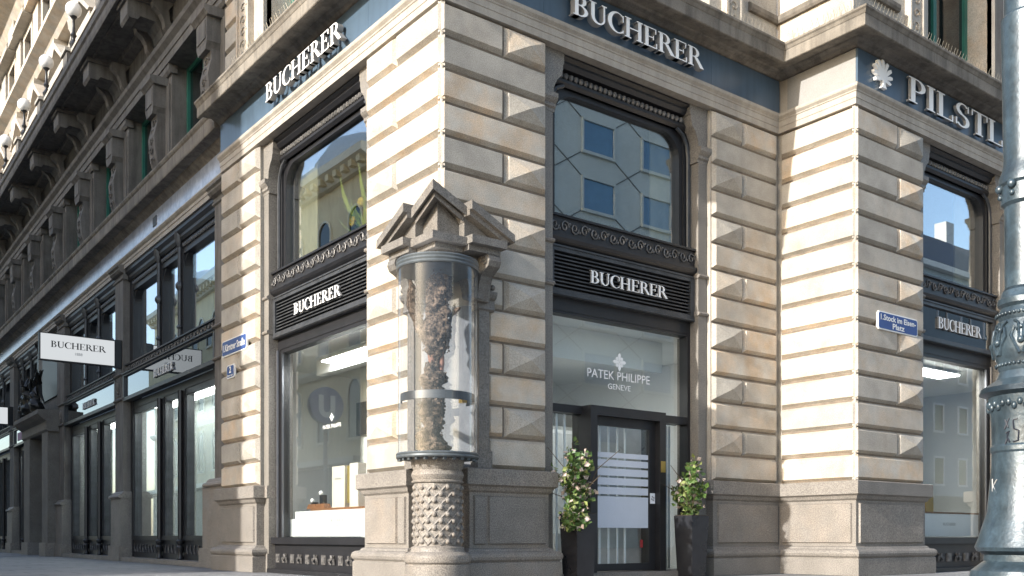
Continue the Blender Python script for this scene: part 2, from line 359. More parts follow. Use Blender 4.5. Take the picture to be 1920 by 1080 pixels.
for i in range(NC):
    za, zb = Z0B + i * CH, Z0B + (i + 1) * CH
    odd = (NC - 1 - i) % 2 == 0
    s0 = .69 if i <= 6 else 0.0
    for fr, e in ((FR, 1.66), (FL, 1.83)):
        j = .97 if fr is FR else 1.07
        if odd: block(fr, s0, j, za, zb, corner_pier); block(fr, j, e, za, zb, corner_pier, True)
        else: block(fr, s0, e, za, zb, corner_pier)
    if odd:
        block(FR, 4.86, 5.56, za, zb, right_pier, True); block(FR, 5.56, XC - .004, za, zb, right_pier)
        block(FB, XC, 7.55, za, zb, right_pier); block(FB, 7.55, 8.3, za, zb, right_pier, True)
        block(FL, 5.43, 6.2, za, zb, left_pier, True); block(FL, 6.2, 7.02, za, zb, left_pier)
    else:
        block(FR, 4.86, XC - .004, za, zb, right_pier); block(FB, XC, 8.3, za, zb, right_pier); block(FL, 5.43, 7.02, za, zb, left_pier)
    block(FS, YS, -.004, za, zb, right_pier)
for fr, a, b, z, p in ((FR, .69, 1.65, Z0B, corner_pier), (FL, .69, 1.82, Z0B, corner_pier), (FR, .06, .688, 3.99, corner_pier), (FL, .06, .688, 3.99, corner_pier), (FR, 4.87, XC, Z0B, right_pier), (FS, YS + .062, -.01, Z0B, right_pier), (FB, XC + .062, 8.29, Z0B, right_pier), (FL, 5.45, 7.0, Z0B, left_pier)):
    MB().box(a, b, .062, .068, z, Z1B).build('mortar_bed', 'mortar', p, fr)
BASEP = [(-.2, 0), (.12, 0), (.12, .245), (.10, .262), (.128, .29), (.137, .325), (.128, .36), (.10, .385), (.05, .392), (.035, .42), (0, .435), (0, 1.115), (.03, 1.14), (.05, 1.185), (.09, 1.21), (.09, 1.395), (.06, 1.409), (-.2, 1.409)]
for path in ([(.16, 1.83), (0, 1.83), (0, .72), (.45, .72)], [(.42, .45), (.42, 0), (1.66, 0), (1.66, .16)],
             [(4.84, .16), (4.84, 0), (XC, 0), (XC, YS), (8.3, YS), (8.3, YS + .16)], [(.3, 7.02), (0, 7.02), (0, 5.43), (.16, 5.43)]):
    sweep(path, BASEP, 'pier_base', 'granite', palace)
for fr, a, b in ((FR, .47, .66), (FR, .69, 1.60), (FL, .77, .95), (FL, .98, 1.76), (FR, 4.92, 6.36), (FS, YS + .06, -.05), (FB, XC + .06, 8.22), (FL, 5.50, 6.94)):
    mb = MB(); c = .015; z0, z1 = .475, 1.08
    mb.add([(a, .01, z0), (b, .01, z0), (b, .01, z1), (a, .01, z1), (a + c, -.028, z0 + c), (b - c, -.028, z0 + c), (b - c, -.028, z1 - c), (a + c, -.028, z1 - c)], [(0, 1, 5, 4), (1, 2, 6, 5), (2, 3, 7, 6), (3, 0, 4, 7), (3, 2, 1, 0), (4, 5, 6, 7)])
    mb.build('base_panel', 'granite', palace, fr)
LONG = [(0, 7.02), (0, 0), (XC, 0), (XC, YS), (13.5, YS)]
sweep(LONG, [(-.30, 6.962), (0, 6.962), (0, 7.05), (.008, 7.055), (.008, 7.14), (.02, 7.15), (.022, 7.165), (.055, 7.20), (.06, 7.22), (.06, 7.248), (-.30, 7.248)], 'architrave', 'trim_stone', palace)
sweep(LONG, [(-.30, 7.249), (-.03, 7.249), (-.03, 7.80), (-.30, 7.80)], 'frieze', 'trim_stone', palace)
sweep(LONG, [(-.3, 7.79), (.0, 7.79), (.03, 7.80), (.07, 7.835), (.13, 7.85), (.15, 7.87), (.36, 7.86), (.36, 7.815), (.405, 7.815), (.415, 7.825), (.415, 7.98), (.425, 7.99), (.445, 8.03), (.465, 8.05), (.465, 8.08), (.05, 8.17), (-.3, 8.19)], 'cornice', 'cornice_stone', palace)
for fr, a, b in ((FL, -.048, 6.96), (FR, -.05, XC - .01), (FB, XC + .01, 13.5)):
    n = round((b - a) / 1.75)
    for i in range(n): MB().box(a + (b - a) * i / n + (.002 if i else 0), a + (b - a) * (i + 1) / n - .002, -.022 if fr is not FL else -.02, .02, 7.262, 7.775).build('frieze_panel', 'blue_panel', palace, fr)

MB().box(YS + .01, -.16, .005, .04, 7.262, 7.775).build('frieze_panel', 'grey_panel', palace, FS)

# ------------------------------------------------------------------ window bays
def scroll_band(fr, u0, u1, d, z0, z1, parent, mt='carved_iron', per=.17):
    mb = MB(); n = max(1, int((u1 - u0) / per)); h = z1 - z0; zc = (z0 + z1) / 2
    for i in range(n):
        uc = u0 + (i + .5) * (u1 - u0) / n; s = 1 if i % 2 else -1; pts = []
        for q in range(11):
            a = q / 10 * 2.6 * math.pi; r = h * .40 * (1 - q / 13); pts.append((uc + r * math.cos(a) * .85, d, zc + s * r * math.sin(a)))
        mb.tube(pts, .011, 4)
        mb.ball((uc + per * .5, d, zc + s * h * .2), .02, 5, 4)
    return mb.build('scrollwork', mt, parent, fr, kind='stuff')
def bead_row(fr, u0, u1, d, z, r, per, parent, mt='carved_iron'):
    mb = MB(); n = int((u1 - u0) / per)
    for i in range(n): mb.ball((u0 + (i + .5) * (u1 - u0) / n, d, z), r, 6, 4, sq=(1, 1, 1.25))
    return mb.build('bead_row', mt, parent, fr, kind='stuff')
def arch_corner(mb, u, z, r, sg, d0, d1, n=8):
    """spandrel filling the top corner at (u,z): sg=+1 the opening lies towards +u"""
    pts = [(u, z)] + [(u + sg * (r - r * math.sin(R_(90 * i / n))), z - (r - r * math.cos(R_(90 * i / n)))) for i in range(n + 1)][::-1]
    mb.polyz(pts, d0, d1)
def jamb(fr, a, b, inner, parent):
    """granite jamb pilaster between u=a and b; inner = +1 if the opening is towards +u"""
    p = MB().box(a, b, .13, .55, .30, 6.14).build('jamb_pilaster', 'jamb_granite', parent, fr)
    MB().box(a - .001, b + .001, .105, .54, 0, .30).build('jamb_base', 'granite', p, fr)
    MB().box(a - .002, b + .002, .10, .53, 1.21, 1.405).build('jamb_band', 'granite', p, fr)
    for z in (3.86, 4.42): MB().polyu([(.54, z), (.13, z), (.10, z + .015), (.09, z + .035), (.10, z + .055), (.13, z + .07), (.54, z + .07)], a - .014, b + .014).build('jamb_ring', 'granite', p, fr)
    MB().polyu([(.53, 6.14), (.125, 6.14), (.125, 6.18), (.10, 6.20), (.10, 6.24), (.07, 6.27), (.05, 6.30), (.05, 6.36), (.53, 6.36)], a - .03, b + .03).build('capital', 'jamb_granite', p, fr)
    i = (b, a) if inner > 0 else (a, b); s = inner; e = i[0]; o = i[1]
    MB().polyz([(o, 6.36), (e, 6.36), (e + s * .02, 6.48), (e + s * .07, 6.58), (e + s * .14, 6.65), (e + s * .17, 6.74), (e + s * .17, 6.80), (e + s * .19, 6.82), (e + s * .19, 6.961), (o, 6.961)], .12, .52).build('corbel', 'jamb_granite', p, fr)
def upper_window(fr, a, b, parent, z0=4.85, z1=6.60):
    f = MB()
    f.box(a, a + .13, .30, .46, 4.6, 6.961); f.box(b - .13, b, .30, .46, 4.6, 6.961); f.box(a + .13, b - .13, .30, .455, z1 + .02, 6.961)
    win = f.build('window', 'iron', parent, fr)
    m = MB(); m.box(a + .13, a + .20, .33, .45, z0 - .2, z1 + .02); m.box(b - .20, b - .13, .33, .45, z0 - .2, z1 + .02); m.box(a + .20, b - .20, .335, .45, z1 - .05, z1 + .018)
    arch_corner(m, a + .20, z1 - .05, .34, 1, .335, .44); arch_corner(m, b - .20, z1 - .05, .34, -1, .335, .44)
    m.build('sash', 'iron', win, fr)
    for u, s in ((a + .06, 1), (b - .06, -1)):
        MB().tube([(u, .28, 4.86), (u, .28, 6.25), (u + s * .03, .28, 6.42), (u + s * .12, .28, 6.56), (u + s * .25, .28, 6.62)], .028, 6).build('colonnette', 'iron_grey', win, fr, smooth=40)
    m = MB(); m.polyu([(.34, 6.62), (.29, 6.62), (.25, 6.66), (.25, 6.70), (.34, 6.70)], a + .1, b - .1); m.polyu([(.34, 6.81), (.22, 6.82), (.18, 6.87), (.18, 6.90), (.13, 6.93), (.13, 6.955), (.34, 6.955)], a, b)
    m.build('header_moulding', 'iron', win, fr)
    bead_row(fr, a + .2, b - .2, .255, 6.745, .036, .088, win); bead_row(fr, a + .25, b - .25, .325, 6.64, .018, .1, win)
    MB().box(a + .1, b - .1, .40, .408, z0 - .2, z1 + .1).build('pane', 'pane_upper', win, fr)
    bd = MB().box(a, b, .20, .34, 4.57, 4.84).build('sill_band', 'iron', win, fr)
    m = MB(); m.box(a - .02, b + .02, .165, .21, 4.825, 4.855); m.polyu([(.3, 4.46), (.22, 4.46), (.17, 4.50), (.15, 4.54), (.15, 4.575), (.3, 4.575)], a - .02, b + .02)
    m.build('sill_moulding', 'iron', bd, fr); scroll_band(fr, a, b, .19, 4.60, 4.81, bd)
    return win
def panel(fr, a, b, parent, slats=True, z0=3.78, z1=4.455):
    m = MB(); t = .085
    m.box(a, b, .20, .36, z1 - t, z1); m.box(a, b, .20, .36, z0, z0 + t); m.box(a, a + t, .20, .36, z0 + t, z1 - t); m.box(b - t, b, .20, .36, z0 + t, z1 - t)
    m.box(a + .03, b - .03, .185, .201, z1 - .03, z1 - .01); m.box(a + .03, b - .03, .185, .201, z0 + .01, z0 + .03)
    p = m.build('sign_panel', 'iron_grey', parent, fr)
    MB().box(a + t, b - t, .33, .35, z0 + t, z1 - t).build('panel_back', 'iron', p, fr)
    if slats:
        n = 10; hh = (z1 - z0 - 2 * t) / n; me = None
        for i in range(n):
            zz = z0 + t + i * hh
            MB().polyu([(.225, zz + .001), (.222, zz + .018), (.30, zz + hh * .8), (.305, zz + hh * .6)], a + t, b - t).build('slat', 'iron_grey', p, fr)
    else: MB().box(a + t, b - t, .245, .252, z0 + t, z1 - t).build('panel_glass', 'pane_panel', p, fr)
    MB().box(a, b, .29, .45, 3.61, 3.78).build('header', 'iron', p, fr)
    return p
def display(fr, a, b, parent):
    m = MB(); m.box(a, a + .10, .29, .45, .56, 3.61); m.box(b - .10, b, .29, .45, .56, 3.61); m.box(a + .1, b - .1, .30, .44, 3.55, 3.61)
    m.box(a, b, .17, .45, .46, .565); m.box(a, b, .24, .45, .03, .46); m.box(a - .01, b + .01, .10, .24, 0, .06)
    w_ = m.build('shop_window', 'iron', parent, fr)
    m = MB()
    for u in (a + .035, b - .035): m.tube([(u, .27, .57), (u, .27, 3.6)], .022, 6)
    for u in (a + .13, b - .13): m.box(u - .012, u + .012, .30, .33, .57, 3.55)
    m.build('mullion', 'steel_post', w_, fr, smooth=40)
    MB().box(a + .09, b - .09, .37, .378, .56, 3.58).build('pane', 'pane_shop', w_, fr)
    m = MB(); n = int((b - a) / .26)
    for i in range(n):
        u = a + (i + .5) * (b - a) / n
        if i % 2: m.box(u - .07, u + .07, .222, .241, .16, .30); m.box(u - .05, u + .05, .212, .223, .19, .27)
        else:
            for q in range(4):
                for s in (-1, 1): m.tube([(u + s * (.02 + .022 * q), .228, .16), (u + s * (.06 + .012 * q), .214, .20 + .012 * q), (u + s * (.015 * q), .222, .25), (u + s * (.03 + .01 * q), .228, .30)], .008, 4)
    m.build('grille_ornament', 'carved_iron', w_, fr, kind='stuff')
    return w_
def bay(fr, u0, u1, slats=True, door=False):
    jamb(fr, u0 + .002, u0 + .18, 1, palace); jamb(fr, u1 - .18, u1 - .002, -1, palace)
    a, b = u0 + .18, u1 - .18
    MB().box(u0, u1, .30, .7, 6.965, 7.24).build('lintel', 'cornice_stone', palace, fr)
    upper_window(fr, a, b, palace); panel(fr, a, b, palace, slats)
    if not door: display(fr, a, b, palace)
    return a, b
LA, LB = bay(FL, 1.83, 5.43); RA, RB = bay(FR, 1.66, 4.84, True, True); BA, BB = bay(FB, 8.30, 11.20, False)
# the pier beyond the lamp post
far_pier = MB().box(11.2, 13.5, .07, .6, 0, Z1B).build('pier', 'stone', palace, FB)
for i in range(NC):
    za, zb = Z0B + i * CH, Z0B + (i + 1) * CH
    block(FB, 11.2, 13.4, za, zb, far_pier)
sweep([(11.2, YS + .16), (11.2, YS), (13.5, YS)], BASEP, 'pier_base', 'granite', palace)

# door bay
m = MB(); m.box(RA, RA + .06, .29, .45, .07, 3.61); m.box(RB - .06, RB, .29, .45, .07, 3.61); m.box(RA + .06, RB - .06, .30, .44, 2.25, 2.36); m.box(RA + .06, RB - .06, .30, .44, 3.57, 3.61)
tr = m.build('shop_window', 'iron', palace, FR)
MB().box(RA + .04, RB - .04, .37, .378, 2.34, 3.6).build('pane', 'pane_shop', tr, FR)
m = MB(); m.box(2.50, 2.62, .12, .50, .08, 2.36); m.box(3.84, 3.96, .12, .50, .08, 2.36); m.box(2.62, 3.84, .12, .50, 2.23, 2.36)
door = m.build('door', 'iron', palace, FR)
m = MB(); m.box(2.62, 2.72, .22, .28, .10, 2.23); m.box(3.72, 3.84, .22, .28, .10, 2.23); m.box(2.72, 3.72, .22, .28, 2.11, 2.23); m.box(2.72, 3.72, .22, .28, .10, .20)
leaf = m.build('door_leaf', 'iron', door, FR)
MB().box(2.71, 3.73, .245, .253, .19, 2.12).build('pane', 'pane_shop', door, FR)
for z0, z1 in ((.70, 1.135), (1.165, 1.265), (1.295, 1.395), (1.425, 1.525), (1.555, 1.645), (1.675, 1.745)):
    MB().box(2.725, 3.715, .238, .243, z0, z1).build('frosted_stripe', 'frost', door, FR)
for u in (2.79, 2.93, 3.10, 3.27, 3.42): MB().box(u - .012, u + .012, .40, .42, .10, 2.2).build('security_bar', 'display_white', door, FR)
MB().box(3.855, 3.945, .112, .119, 1.50, 1.66).build('brass_plate', 'brass', door, FR)
m = MB(); m.box(3.735, 3.83, .212, .219, 1.05, 1.20); m.build('door_sticker', 'sign_white', door, FR)
m = MB()
for a in range(4):
    an = a * math.pi / 2 + .4; m.box(3.7825 + .022 * math.cos(an) - .01, 3.7825 + .022 * math.cos(an) + .01, .207, .2115, 1.125 + .026 * math.sin(an) - .012, 1.125 + .026 * math.sin(an) + .012)
m.build('sticker_emblem', 'letter_side', door, FR, kind='stuff')
MB().box(3.56, 3.61, .2385, .2425, .42, .53).build('alarm_sticker', 'red_sticker', door, FR)
MB().box(RA, RB, .0, .6, 0, .085).build('threshold', 'granite', door, FR)
for a, b, us in ((RA + .05, 2.50, (2.0, 2.14, 2.28)), (3.96, RB - .05, ())):
    MB().box(a, b, .37, .378, .09, 2.26).build('sidelight', 'pane_shop', door, FR)
    for u in us: MB().box(u - .012, u + .012, .40, .42, .10, 2.24).build('security_bar', 'display_white', door, FR)
m = MB()
for k in range(11):
    u0 = 3.94 + k * .05; m.box(u0, u0 + .03, .52 + .012 * (k % 2), .54 + .012 * (k % 2), .1, 2.24)
m.build('curtain', 'grey_curtain', door, FR, kind='stuff')
for i, (z, mt) in enumerate(((.30, 'enamel_white'), (.24, 'red_sticker'), (.17, 'enamel_blue'))): MB().box(4.0, 4.07, .362, .368, z, z + .05).build('window_sticker', mt, door, FR)

# interiors
def room(name, x0, x1, y0, y1, z0, z1, mf, mw, mc, skip=()):
    MB().box(x0, x1, y0, y1, z0 - .06, z0).build('room_floor', mf, palace, F0)
    MB().box(x0, x1, y0, y1, z1, z1 + .06).build('room_ceiling', mc, palace, F0)
    if 'x' not in skip: MB().box(x1, x1 + .06, y0, y1, z0, z1).build('room_wall', mw, palace, F0)
    if 'y' not in skip: MB().box(x0, x1, y1, y1 + .06, z0, z1).build('room_wall', mw, palace, F0)
room('shop', .46, 6.2, .46, 6.8, .08, 3.58, 'interior_grey', 'interior_white', 'interior_white')
room('mezzanine', .46, 6.2, .46, 6.8, 3.80, 6.96, 'interior_dark', 'interior_dark', 'interior_dark')
room('shop', 7.0, 13.5, YS + .46, 3.5, .08, 3.58, 'interior_grey', 'interior_grey', 'interior_white')
room('mezzanine', 7.0, 13.5, YS + .46, 3.5, 3.80, 6.96, 'interior_dark', 'interior_dark', 'interior_dark')
MB().box(6.28, 6.98, .5, 6.8, 0, 7).build('party_wall', 'interior_grey', palace, F0)
MB().box(1.9, 4.7, .9, 1.02, 3.12, 3.58).build('ceiling_bulkhead', 'interior_white', palace, F0)
MB().box(1.0, 1.12, 1.9, 5.3, 3.28, 3.58).build('ceiling_bulkhead', 'interior_white', palace, F0)
MB().box(1.6, 6.1, 3.6, 3.7, .08, 2.55).build('partition_wall', 'interior_grey', palace, F0)
MB().box(1.9, 4.6, 2.4, 2.48, .08, 2.25).build('partition_wall', 'interior_grey', palace, F0)
MB().box(3.32, 4.62, .95, 1.0, .1, 2.3).build('curtain_wall', 'grey_curtain', palace, F0); MB().box(2.62, 2.98, .95, 1.3, .09, .62).build('cabinet', 'display_cream', palace, F0)
MB().box(1.75, 1.82, 1.9, 5.3, 2.32, 2.88).build('backdrop_panel', 'display_black', palace, F0)
MB().box(1.83, 1.89, 2.1, 5.3, .08, 2.31).build('backdrop_panel', 'interior_grey', palace, F0)
MB().box(1.83, 1.89, 2.1, 5.3, 2.89, 3.5).build('backdrop_panel', 'interior_white', palace, F0)

# ------------------------------------------------------------------ first floor above the corner block
def carved_pilaster(fr, u0, u1, d, z0, z1, parent, mt='stone'):
    p = MB().box(u0, u1, d - .08, d + .1, z0, z1).build('carved_pilaster', mt, parent, fr)
    m = MB(); uc = (u0 + u1) / 2; n = int((z1 - z0) / .2)
    for i in range(n):
        zc = z0 + (i + .5) * (z1 - z0) / n; s = 1 if i % 2 else -1
        m.tube([(uc + s * (u1 - u0) * .3 * math.cos(a * .9) * (1 - a / 9), d - .085, zc + .09 * math.sin(a * .9) * (1 - a / 9)) for a in range(8)], .016, 4)
    m.build('carving', mt, p, fr, kind='stuff')
    MB().box(u0 - .03, u0 + .02, d - .11, d + .1, z0, z1).build('pilaster_edge', mt, p, fr); MB().box(u1 - .02, u1 + .03, d - .11, d + .1, z0, z1).build('pilaster_edge', mt, p, fr)
def tall_window(fr, u0, u1, d, z0, z1, parent):
    m = MB(); t = .10; uc = (u0 + u1) / 2
    m.box(u0, u0 + t, d, d + .1, z0, z1); m.box(u1 - t, u1, d, d + .1, z0, z1); m.box(uc - t / 2, uc + t / 2, d, d + .1, z0, z1); m.box(u0 + t, u1 - t, d + .01, d + .09, z1 - t, z1); m.box(u0 + t, u1 - t, d + .01, d + .09, z0, z0 + t)
    if z1 > 11: m.box(u0 + t, u1 - t, d + .01, d + .09, z0 + (z1 - z0) * .7, z0 + (z1 - z0) * .7 + .08)
    w_ = m.build('window', 'shutter_green', parent, fr)
    MB().box(u0 + .05, u1 - .05, d + .05, d + .06, z0, z1).build('pane', 'dark_glass', w_, fr)
    return w_
ZU, ZT = 8.15, 12.4
def upper_wall(fr, spans, d, parent):
    for a, b in spans: MB().box(a, b, d, d + .5, ZU, ZT).build('upper_wall', 'stone', parent, fr)
upper_wall(FL, ((.1, 1.7), (5.3, 7.0)), .12, palace); upper_wall(FR, ((.62, 1.7), (4.9, 6.52)), .122, palace)
upper_wall(FB, ((XC + .12, 8.5), (10.7, 13.5)), .12, palace)
MB().box(YS + .62, .12, .12, .5, ZU, ZT).build('upper_wall', 'stone', palace, FS)
for fr, a, b in ((FL, 1.7, 5.3), (FR, 1.7, 4.9), (FB, 8.5, 10.7)):
    MB().box(a, b, .12, .6, 11.3, ZT).build('upper_lintel', 'stone', palace, fr)
    tall_window(fr, a, b, .55, ZU, 11.3, palace)
for i in range(7):
    z0 = 8.2 + i * .42
    block(FL, 6.42, 7.0, z0, z0 + .42, palace, mt='stone', d0=.06)
carved_pilaster(FL, 5.85, 6.3, .12, ZU, 11, palace); carved_pilaster(FR, 5.2, 5.52, .12, ZU, 11, palace); carved_pilaster(FB, 7.95, 8.3, .12, ZU, 11, palace); carved_pilaster(FL, 1.0, 1.4, .12, ZU, 11, palace)
MB().box(5.30, 5.62, .06, .2, ZU, 11.3).build('window_surround', 'stone', palace, FL); MB().box(8.42, 8.5, .06, .2, ZU, 11.3).build('window_surround', 'stone', palace, FB); MB().box(10.7, 11.0, .06, .2, ZU, 11.3).build('window_surround', 'wing_stone', palace, FB)
sweep([(5.8, .12), (XC + .12, .12), (XC + .12, YS + .12), (7.7, YS + .12)], [(-.1, 8.76), (.05, 8.76), (.07, 8.80), (.07, 8.86), (.03, 8.90), (-.1, 8.90)], 'string_course', 'cornice_stone', palace)
# bird spikes along the cornice
def spikes(fr, u0, u1, d, z, parent):
    m = MB(); n = int((u1 - u0) / .085)
    for i in range(n):
        u = u0 + (i + .5) * (u1 - u0) / n
        for dd in (-.05, .05): m.tube([(u, d, z), (u + random.uniform(-.02, .02), d + dd, z + .13)], .0035, 3)
    m.build('bird_spikes', 'spike', parent, fr, kind='stuff')
spikes(FR, 4.5, 5.9, -.36, 8.12, palace); spikes(FS, YS - .3, -.5, -.36, 8.12, palace); spikes(FB, XC - .2, 11.5, -.36, 8.12, palace); spikes(FL, 2.5, 5.5, -.36, 8.12, palace)

# ------------------------------------------------------------------ the long wing
PIERS = [(0.0, 1.0), (7.33, 8.05), (13.72, 14.42), (22.0, 22.8), (28.6, 29.4)]
for k, (a, b) in enumerate(PIERS):
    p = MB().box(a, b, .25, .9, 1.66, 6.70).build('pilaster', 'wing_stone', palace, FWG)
    e = .45 if k == 0 else .09; a2 = a if k == 0 else a - .09
    MB().box(a2, b + e, .17, .88, .36, 1.50).build('pilaster_plinth', 'granite', p, FWG)
    MB().box(a2 - .03 if k else a2, b + e + .06, .12, .89, 0, .36).build('pilaster_base', 'granite', p, FWG)
    MB().polyu([(.9, 1.50), (.13, 1.50), (.11, 1.53), (.13, 1.57), (.19, 1.59), (.21, 1.63), (.249, 1.66), (.9, 1.66)], a2 - .02 if k else a2, b + (.30 if k == 0 else .1)).build('base_moulding', 'granite', p, FWG)
    for z in (3.82, 4.42): MB().polyu([(.3, z), (.25, z), (.21, z + .02), (.20, z + .04), (.22, z + .07), (.3, z + .07)], a - .03, b + .03).build('pilaster_ring', 'wing_stone', p, FWG)
    r = MB().box((a + b) / 2 - .17, (a + b) / 2 + .17, .235, .26, 3.95, 4.38).build('relief_panel', 'wing_stone', p, FWG)
    m = MB(); m.ball(((a + b) / 2, .225, 4.18), .09, 8, 6, sq=(.8, .5, 1.2)); m.ball(((a + b) / 2, .22, 4.04), .06, 6, 5, sq=(1.2, .5, .7)); m.build('relief', 'dark_stone', r, FWG, kind='stuff')
    MB().polyu([(.9, 6.70), (.25, 6.70), (.22, 6.72), (.22, 6.76), (.25, 6.78), (.25, 6.84), (.18, 6.87), (.14, 6.92), (.14, 6.96), (.10, 6.99), (.10, 7.03), (.9, 7.03)], a - .07 if k else a, b + .07).build('capital', 'wing_stone', p, FWG)
WL = 31.0
MB().polyu([(.9, 6.93), (.25, 6.93), (.25, 7.02), (.235, 7.03), (.235, 7.09), (.20, 7.12), (.18, 7.15), (.18, 7.17), (.9, 7.17)], 0.02, WL).build('wing_architrave', 'trim_stone', palace, FWG)
n = 10
for i in range(n):
    a = .02 + i * (WL - .02) / n; b = .02 + (i + 1) * (WL - .02) / n
    MB().box(a + .004, b - .004, .24, .6, 7.172, 7.62).build('marble_slab', 'marble', palace, FWG)
MB().box(4.6, 4.85, .225, .245, 7.3, 7.5).build('vent_grille', 'iron_grey', palace, FWG)
MB().polyu([(.9, 7.62), (.25, 7.62), (.22, 7.66), (.14, 7.72), (.12, 7.76), (-.04, 7.78), (-.04, 7.755), (-.09, 7.755), (-.10, 7.79), (-.10, 8.0), (-.12, 8.02), (-.14, 8.06), (-.14, 8.09), (.25, 8.17), (.9, 8.17)], .02, WL).build('wing_cornice', 'cornice_stone', palace, FWG)

def wing_bay(a, b, parent, letters=None, back=True):
    c = (a + b) / 2; hs = .72; mw = .17
    m = MB(); m.box(a, a + .22, .42, .62, .12, 4.6); m.box(b - .22, b, .42, .62, .12, 4.6)
    m.box(a + .22, b - .22, .43, .6, 3.62, 3.78); m.box(a + .22, b - .22, .40, .6, .50, .60); m.box(a + .22, b - .22, .44, .6, .10, .50)
    w_ = m.build('shop_window', 'iron', parent, FWG)
    for s in (-hs, hs):
        MB().box(c + s - mw, c + s + mw, .42, .62, .60, 3.62).build('mullion', 'iron', w_, FWG)
        m = MB(); m.tube([(c + s, .38, .55), (c + s, .38, 3.6)], .05, 8); m.lathe([(.05, .10), (.075, .12), (.06, .16), (.045, .22), (.07, .30), (.075, .36), (.05, .40), (.085, .45), (.085, .49), (.05, .52), (.05, .56)], (c + s, .38), 10)
        m.build('colonnette', 'iron', w_, FWG, smooth=35)
    for u0, u1 in ((a + .21, c - hs - mw + .01), (c - hs + mw - .01, c + hs - mw + .01), (c + hs + mw - .01, b - .21)):
        MB().box(u0, u1, .52, .528, .58, 3.64).build('pane', 'pane_wing', w_, FWG)
        m = MB(); m.box(u0 + .01, u0 + .05, .45, .52, .6, 3.62); m.box(u1 - .05, u1 - .01, .45, .52, .6, 3.62); m.box(u0 + .01, u1 - .01, .445, .52, 3.5, 3.62); m.build('sash', 'iron_grey', w_, FWG)
        m = MB(); uc = (u0 + u1) / 2; k = int((u1 - u0) / .22)
        for i in range(k):
            uu = u0 + (i + .5) * (u1 - u0) / k; m.tube([(uu - .05, .43, .22), (uu, .42, .33), (uu + .05, .43, .24), (uu - .02, .43, .40)], .012, 4)
        m.build('grille_ornament', 'carved_iron', w_, FWG, kind='stuff')
    MB().box(a, b, .15, .6, 0, .10).build('step', 'granite', w_, FWG)
    # sign panel
    t = .08; z0, z1 = 3.80, 4.46; m = MB(); m.box(a, b, .24, .42, z1 - t, z1); m.box(a, b, .24, .42, z0, z0 + t); m.box(a, a + t, .24, .42, z0 + t, z1 - t); m.box(b - t, b, .24, .42, z0 + t, z1 - t)
    m.box(a + .02, b - .02, .20, .24, z1 - .035, z1 - .012)
    p = m.build('sign_panel', 'iron_grey', parent, FWG)
    MB().box(a + t, b - t, .36, .40, z0 + t, z1 - t).build('panel_back', 'iron', p, FWG); MB().box(a + t, b - t, .29, .297, z0 + t, z1 - t).build('panel_glass', 'pane_panel', p, FWG)
    # upper lights
    m = MB(); zt = 6.4; m.box(a, a + .3, .40, .6, 4.46, 6.93); m.box(b - .3, b, .40, .6, 4.46, 6.93); m.box(a + .3, b - .3, .41, .6, zt, 6.93)
    u_ = m.build('window', 'iron', parent, FWG)
    sp = ((a + .3, c - hs - .14), (c - hs + .14, c + hs - .14), (c + hs + .14, b - .3))
    for s in (-hs, hs):
        MB().box(c + s - .14, c + s + .14, .40, .6, 4.6, zt + .1).build('mullion', 'iron', u_, FWG)
        m = MB(); m.tube([(c + s, .37, 4.6), (c + s, .37, 6.75)], .042, 8); m.lathe([(.04, 5.65), (.09, 5.72), (.09, 5.78), (.04, 5.85)], (c + s, .37), 8); m.lathe([(.04, 4.85), (.07, 4.9), (.04, 4.95)], (c + s, .37), 8); m.lathe([(.04, 6.55), (.10, 6.72), (.10, 6.86)], (c + s, .36), 8)
        m.build('colonnette', 'iron_grey', u_, FWG, smooth=35)
    m = MB()
    for q, (x, y) in enumerate(sp):
        arch_corner(m, x, zt + .01, .32, 1, .44, .56); arch_corner(m, y, zt + .01, .32, -1, .44, .56)
    m.build('arch_spandrel', 'iron', u_, FWG, kind='stuff')
    for x, y in sp:
        MB().box(x - .02, y + .02, .52, .528, 4.6, zt + .05).build('pane', 'pane_upper', u_, FWG)
        bead_row(FWG, x, y, .395, 6.56, .04, .11, u_, 'iron_grey')
    MB().polyu([(.45, 6.66), (.38, 6.66), (.34, 6.72), (.34, 6.78), (.28, 6.84), (.28, 6.93), (.45, 6.93)], a, b).build('header_moulding', 'iron', u_, FWG)
    bd = MB().box(a, b, .32, .45, 4.465, 4.66).build('sill_band', 'iron', u_, FWG); MB().box(a, b, .28, .33, 4.64, 4.67).build('sill_moulding', 'iron', bd, FWG)
    scroll_band(FWG, a, b, .31, 4.48, 4.64, bd, 'carved_iron', .2)
    # rooms behind
    MB().box(a, b, 1.55, 1.6, .1, 3.7).build('backdrop_panel', 'interior_green', parent, FWG); MB().box(a, b, .6, 1.6, 3.68, 3.74).build('room_ceiling', 'interior_white', parent, FWG)
    MB().box(a, b, .6, 1.6, .46, .52).build('display_floor', 'interior_white', parent, FWG)
    MB().box(a, b, 2.4, 2.45, 4.4, 7).build('backdrop_panel', 'interior_dark', parent, FWG)
    for x in (a, b): MB().box(x - .05, x + .05, .6, 2.4, .1, 7).build('party_wall', 'interior_grey', parent, FWG)
    return w_
wing_bay(1.0, 7.33, palace); wing_bay(8.05, 13.72, palace); wing_bay(18.3, 22.0, palace); wing_bay(22.8, 28.6, palace)
